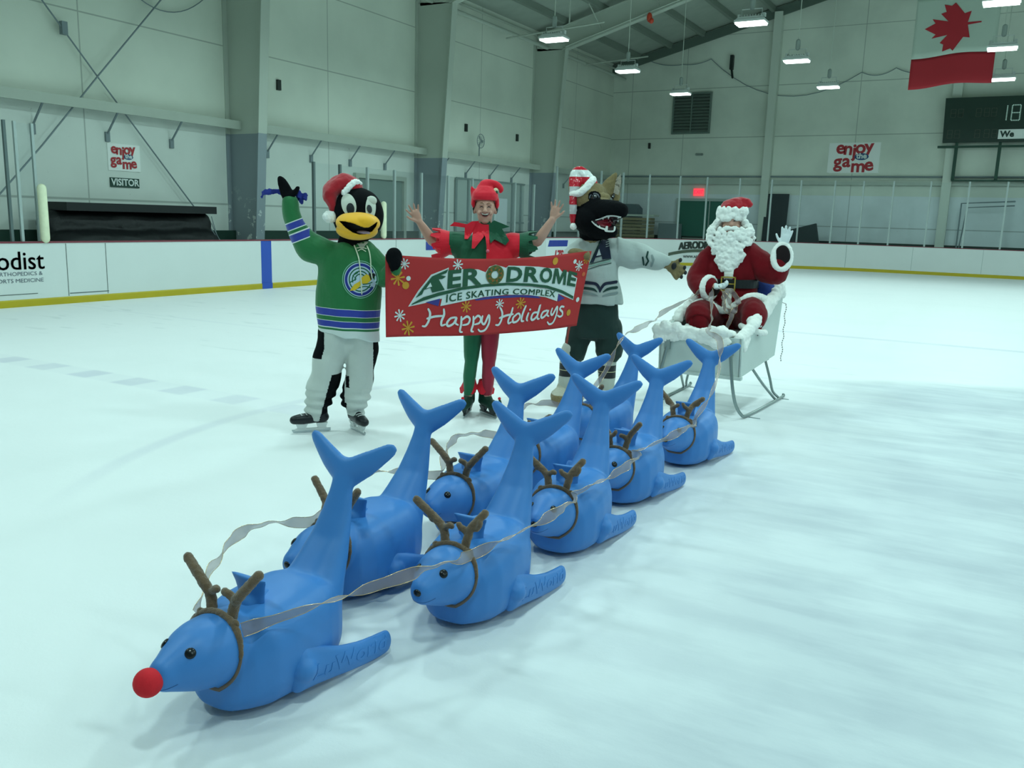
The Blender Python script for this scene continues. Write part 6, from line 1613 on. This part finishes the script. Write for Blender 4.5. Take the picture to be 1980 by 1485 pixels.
# ------------------------------------------------------------------ santa
def curls(bm, pts, rnd, r=(.018, .030)):
    for p in pts: ell(bm, p, (rnd.uniform(*r), rnd.uniform(*r), rnd.uniform(*r)), u=10, v=8)
def santa():
    T = thing('person', 'person in a santa suit sitting in the sleigh, waving a white glove', 'person', (-2.15, 8.2, 0), R(14.69))
    vel = mat('santa_velvet', '#6b0814', .9, sheen=.12, noise_amt=.25, nscale=9, bump=.3, bscale=25, bdist=.01, spec=.15)
    glove = mat('glove_white', '#d9e2e4', .7, sheen=.2)
    boot = mat('boot_black', '#10161c', .4)
    cx = -.075
    bm = BM()
    ell(bm, (-.100, -.02, 1.665), (.085, .10, .125), u=26, v=18); ell(bm, (-.10, -.115, 1.655), (.016, .02, .02)); 
    for s in (-1, 1): ell(bm, (-.10 + s*.05, -.085, 1.64), (.03, .025, .022))
    tube(bm, [(-.10, .0, 1.58), (-.09, .02, 1.45)], [.06, .08], 14)
    loft(bm, [sring(cx, .03, z, a, b, 24, 2.3) for z, a, b in ((.68, .19, .14), (.9, .20, .16), (1.1, .20, .16), (1.3, .21, .14), (1.42, .19, .11), (1.48, .10, .08))])
    tube(bm, [(-.24, .02, 1.38), (-.345, -.02, 1.24), (-.375, -.08, 1.10), (-.28, -.21, 1.07), (-.20, -.27, 1.085)], [.075, .065, .055, .045, .038], 16, smooth=3)
    hand(bm, (-.20, -.27, 1.085), (.85, -.45, .05), (.0, -.3, 1.0), 1.0, .75, .12, thumb=-1, fr=.0115)
    tube(bm, [(.10, .02, 1.40), (.22, -.03, 1.27), (.335, -.10, 1.22), (.365, -.13, 1.34), (.378, -.13, 1.46)], [.075, .065, .056, .045, .030], 16, smooth=3)
    hand(bm, (.378, -.13, 1.475), (.16, -.05, 1.0), (-.25, -.95, .0), 1.12, .10, .20, thumb=-1, fr=.0115)
    for x0, x1 in ((-.17, -.315), (.03, .150)):
        tube(bm, [(x0, .05, .76), ((x0+x1)/2, -.2, .80), (x1, -.42, .83), (x1 + .01, -.46, .74), (x1 - (.07 if x1 > 0 else 0), -.44, .60), (x1 - (.08 if x1 > 0 else 0), -.43, .50)], [.11, .10, .085, .08, .065, .05], 16, smooth=3)
        xf = x1 - (.08 if x1 > 0 else 0); tube(bm, [(xf, -.41, .47), (xf, -.51, .455)], [.05, .042], 14)
    me = fuse(bm, .006, 4)
    def bc(c):
        if c.x > .30 and c.z > 1.475: return 1
        if c.x > -.21 and c.x < .0 and c.y < -.255 and 1.0 < c.z < 1.2: return 1
        if c.z < .72 and c.y < -.3: return 2
        return 3 if c.z < 1.0 else 0
    paint(me, bc)
    link_mesh('body', me, [skin, glove, boot, vel], T); tb = bvh(me)
    # dark eyes strip features
    for s in (-1, 1):
        b2 = BM(); stroke(b2, [(-.10 + s*.018, 1.688), (-.10 + s*.034, 1.693), (-.10 + s*.052, 1.688)], [.006, .012, .006]); drape('eye', b2, tb, mat('eye_line', '#2a2024'), T, .002, .008)
    # coat
    bm = BM()
    loft(bm, [sring(cx, .03, z, a, b, 36, 2.4) for z, a, b in ((.80, .31, .24), (.90, .295, .22), (1.02, .262, .205), (1.12, .248, .19), (1.25, .262, .185), (1.36, .262, .165), (1.43, .23, .14), (1.49, .12, .11))])
    tube(bm, [(-.22, .02, 1.38), (-.315, .0, 1.28), (-.365, -.06, 1.14), (-.32, -.16, 1.075), (-.265, -.21, 1.075)], [.115, .110, .105, .098, .095], 22, smooth=4)
    tube(bm, [(.07, .02, 1.38), (.17, -.01, 1.32), (.27, -.06, 1.235), (.345, -.10, 1.235), (.368, -.110, 1.34)], [.13, .122, .112, .105, .095], 22, smooth=4)
    me = fuse(bm, .0075, 5, wrinkle=(.012, 7), fn=lambda co, n: co + n * .006 * math.sin(co.x * 30 + co.z * 13))
    coat = link_mesh('coat', me, vel, T); tc_ = bvh(me)
    # fur cuffs, and near-black plugs standing in for the shade inside the sleeves
    dark_in = mat('sleeve_inner_shade', '#150509', .9)
    bm = BM(); ell(bm, (.372, -.178, 1.375), (.075, .030, .115), (12, 0, 0)); link_mesh('sleeve_shade_plug', fuse(bm, .007, 2), dark_in, T)
    bm = BM(); tube(bm, [(.372 + .075 * math.cos(R(a)), -.168 + .02 * math.cos(R(a)) + .025 * math.sin(R(a)), 1.378 + .112 * math.sin(R(a))) for a in range(0, 360, 20)], .029, 12, closed=True, caps=False)
    link_mesh('fur_cuff', fuse(bm, .007, 2, wrinkle=(.004, 60)), white_fur, T)
    bm = BM(); ell(bm, (-.215, -.235, 1.065), (.060, .07, .070)); link_mesh('sleeve_shade_plug', fuse(bm, .007, 2), dark_in, T)
    bm = BM(); c0 = Vector((-.255, -.225, 1.07)); ax = Vector((.72, -.66, .05)).normalized(); u_ = ax.cross(Vector((0, 0, 1))).normalized(); v_ = u_.cross(ax)
    tube(bm, [c0 + u_ * .088 * math.cos(R(a)) + v_ * .098 * math.sin(R(a)) for a in range(0, 360, 20)], .029, 12, closed=True, caps=False)
    link_mesh('fur_cuff', fuse(bm, .007, 2, wrinkle=(.004, 60)), white_fur, T)
    # front fur strip, hem fur
    bm = BM(); pts = []
    for z in (1.30, 1.24, 1.18, 1.14, 1.09, 1.05, .99, .91):
        h = tc_.ray_cast(Vector((-.085, -1, z)), Vector((0, 1, 0)))[0]; pts.append((-.088, h.y - .004 + (.03 if 1.07 < z < 1.16 else 0), z))
    tube(bm, pts, .044, 16, smooth=2, flat=(1, .45), up=(1, 0, 0)); link_mesh('fur_front_strip', fuse(bm, .007, 2, wrinkle=(.004, 60)), white_fur, T)
    bm = BM(); tube(bm, [(cx - .335, .03, .86), (cx - .31, -.14, .90), (cx - .20, -.24, .945), (cx - .06, -.255, .87), (cx + .05, -.27, .91), (cx + .18, -.28, 1.005), (cx + .29, -.21, 1.0), (cx + .35, -.02, .95), (cx + .30, .18, .93)], [.032, .034, .036, .034, .036, .038, .040, .04, .034], 14, smooth=4)
    link_mesh('fur_hem', fuse(bm, .007, 2, wrinkle=(.005, 50)), white_fur, T)
    # trousers
    bm = BM()
    for x0, x1, zz_ in ((-.17, -.325, .82), (.03, .155, .865)):
        tube(bm, [(x0, .05, .80), ((x0+x1)/2, -.17, zz_), (x1, -.38, zz_ + .01), (x1 + .008, -.455, zz_ - .05), (x1 + .008, -.46, .765)], [.145, .140, .125, .112, .085], 22, smooth=4)
    link_mesh('trousers', fuse(bm, .008, 5, wrinkle=(.010, 9)), vel, T)
    for x, z in ((.165, .735), (-.315, .70)):
        bm = BM(); tube(bm, [(x + .105 * math.cos(R(a)), -.47 + .10 * math.sin(R(a)), z + .025 * math.cos(R(a)) * -1) for a in range(0, 360, 20)], .028, 12, closed=True, caps=False); link_mesh('fur_trouser_cuff', fuse(bm, .007, 2, wrinkle=(.004, 60)), white_fur, T)
    # belt with brass buckle
    bm = BM(); rings = []
    for z in (1.075, 1.155):
        ring = []
        for k in range(40):
            a = 2 * math.pi * k / 40; d = Vector((math.cos(a), math.sin(a), 0)); o = Vector((cx, .03, z)) + d
            h = tc_.ray_cast(o, -d)[0]; 
            p = Vector((cx + .270 * math.cos(a), .03 + .228 * math.sin(a), z)); ring.append(p)
        rings.append(ring)
    inn = [[Vector((cx + (p.x - cx) * .95, .03 + (p.y - .03) * .95, p.z)) for p in r_] for r_ in rings]
    vs = [[bm.verts.new(p) for p in r_] for r_ in (rings[0], rings[1], inn[1], inn[0])]
    for i in range(4):
        a, b = vs[i], vs[(i+1) % 4]
        for k in range(40): bm.faces.new((a[k], a[(k+1) % 40], b[(k+1) % 40], b[k]))
    mk('belt', bm, mat('belt_black', '#0e1518', .35), T, smooth=False)
    brass = mat('brass', '#d0b055', .25, metal=.9)
    bm = BM()
    for a in ((-.155, -.02, .055, .067), (-.155, -.02, -.067, -.055), (-.155, -.143, -.067, .067), (-.032, -.02, -.067, .067)): box(bm, a[0], a[1], -.218, -.206, 1.115 + a[2], 1.115 + a[3])
    tube(bm, [(-.032, -.216, 1.115), (-.10, -.218, 1.115)], .005, 6); mk('belt_buckle', bm, brass, T)
    # hair, beard, moustache, brows as one shaggy mass each
    rnd = random.Random(21)
    bm = BM(); pts = []
    ell(bm, (-.10, -.115, 1.46), (.13, .05, .13)); ell(bm, (-.10, -.125, 1.36), (.095, .045, .11))
    for k in range(300):
        z = rnd.uniform(1.235, 1.62); f = (1.62 - z) / .385
        w = .20 - .03 * f if f < .35 else .19 - (f - .35) * .20
        x = -.102 + rnd.uniform(-1, 1) * w; e = 1 - ((x + .102) / (w + .01)) ** 2
        if z > 1.595 and abs(x + .10) < .075: continue
        pts.append((x, -.10 - .075 * math.sqrt(max(0, e)) + rnd.uniform(-.01, .01), z))
    curls(bm, pts, rnd, (.017, .028))
    link_mesh('beard', fuse(bm, .006, 2, wrinkle=(.003, 80)), white_fur, T)
    bm = BM(); pts = []
    for s in (-1, 1):
        for k in range(60):
            a = rnd.uniform(0, 1); z = 1.70 - .20 * a
            pts.append((-.10 + s * (.100 + .085 * math.sin(min(1, a * 1.2) * math.pi * .55)) + rnd.uniform(-.022, .022), -.03 + rnd.uniform(-.06, .05), z))
    for k in range(50):
        a = rnd.uniform(0, 2 * math.pi); pts.append((-.10 + .11 * math.cos(a), .05 + abs(.08 * math.sin(a)), rnd.uniform(1.50, 1.75)))
    curls(bm, pts, rnd, (.020, .030)); link_mesh('hair', fuse(bm, .006, 1, wrinkle=(.005, 60)), white_fur, T)
    bm = BM()
    for s in (-1, 1): tube(bm, [(-.10, -.145, 1.618), (-.10 + s*.04, -.155, 1.622), (-.10 + s*.08, -.145, 1.600), (-.10 + s*.105, -.125, 1.575)], [.018, .024, .020, .010], 12, smooth=3)
    link_mesh('moustache', fuse(bm, .005, 1, wrinkle=(.004, 70)), white_fur, T)
    # hat
    hat = bpy.data.objects.new('santa_hat', None); COL.objects.link(hat); hat.parent = T; hat['label'] = 'dark red santa hat with a deep white fur brim'
    bm = BM(); pts = []
    for k in range(150):
        a = rnd.uniform(0, 2 * math.pi); pts.append((-.108 + .112 * math.cos(a), -.0 + .12 * math.sin(a), rnd.uniform(1.705, 1.80)))
    curls(bm, pts, rnd, (.022, .034)); loft(bm, [sring(-.108, 0, z, .10, .11, 24, 2) for z in (1.71, 1.80)]); link_mesh('fur_brim', fuse(bm, .007, 1, wrinkle=(.005, 50)), white_fur, hat)
    bm = BM(); loft(bm, [sring(x, .0, z, a, b, 26, 2.1) for z, x, a, b in ((1.79, -.105, .118, .12), (1.83, -.098, .118, .12), (1.865, -.085, .10, .10), (1.89, -.072, .075, .075), (1.903, -.06, .04, .04))])
    tube(bm, [(-.07, .0, 1.855), (-.02, -.02, 1.862), (.03, -.04, 1.862), (.052, -.05, 1.845)], [.055, .050, .036, .028], 16, smooth=3)
    tube(bm, [(.0, -.04, 1.84), (.01, -.06, 1.81)], [.04, .03], 12)
    link_mesh('felt_cap', fuse(bm, .006, 3, wrinkle=(.008, 18)), red_velvet, hat)
    bm = BM(); ell(bm, (.005, -.10, 1.778), (.045, .04, .045)); link_mesh('bobble', fuse(bm, .006, 1, wrinkle=(.008, 50)), white_fur, hat)
santa()
# bunched ribbon ends in the driver's lap
def lap_ribbons():
    a = math.radians(14.69); M = Matrix.Translation((-2.15, 8.2, 0)) @ Matrix.Rotation(a, 4, 'Z')
    def q(L): return [M @ Vector(p) for p in L]
    ribbon('ribbon_loop', 'bunch of shiny mauve ribbon looped over the lap in the sleigh', q([(-.16, -.32, 1.10), (-.12, -.36, 1.02), (-.09, -.40, .92), (-.03, -.44, .88), (.02, -.42, .95), (-.02, -.38, 1.03), (-.08, -.36, 1.07), (-.11, -.40, .95), (-.06, -.47, .86), (.0, -.47, .90)]), w=.05, seed=5)
    ribbon('ribbon_loop', 'ribbon tail hanging between the knees in the sleigh', q([(-.13, -.34, 1.06), (-.06, -.42, .97), (-.03, -.48, .86), (-.06, -.50, .76), (-.09, -.51, .70)]), w=.04, seed=6)
lap_ribbons()
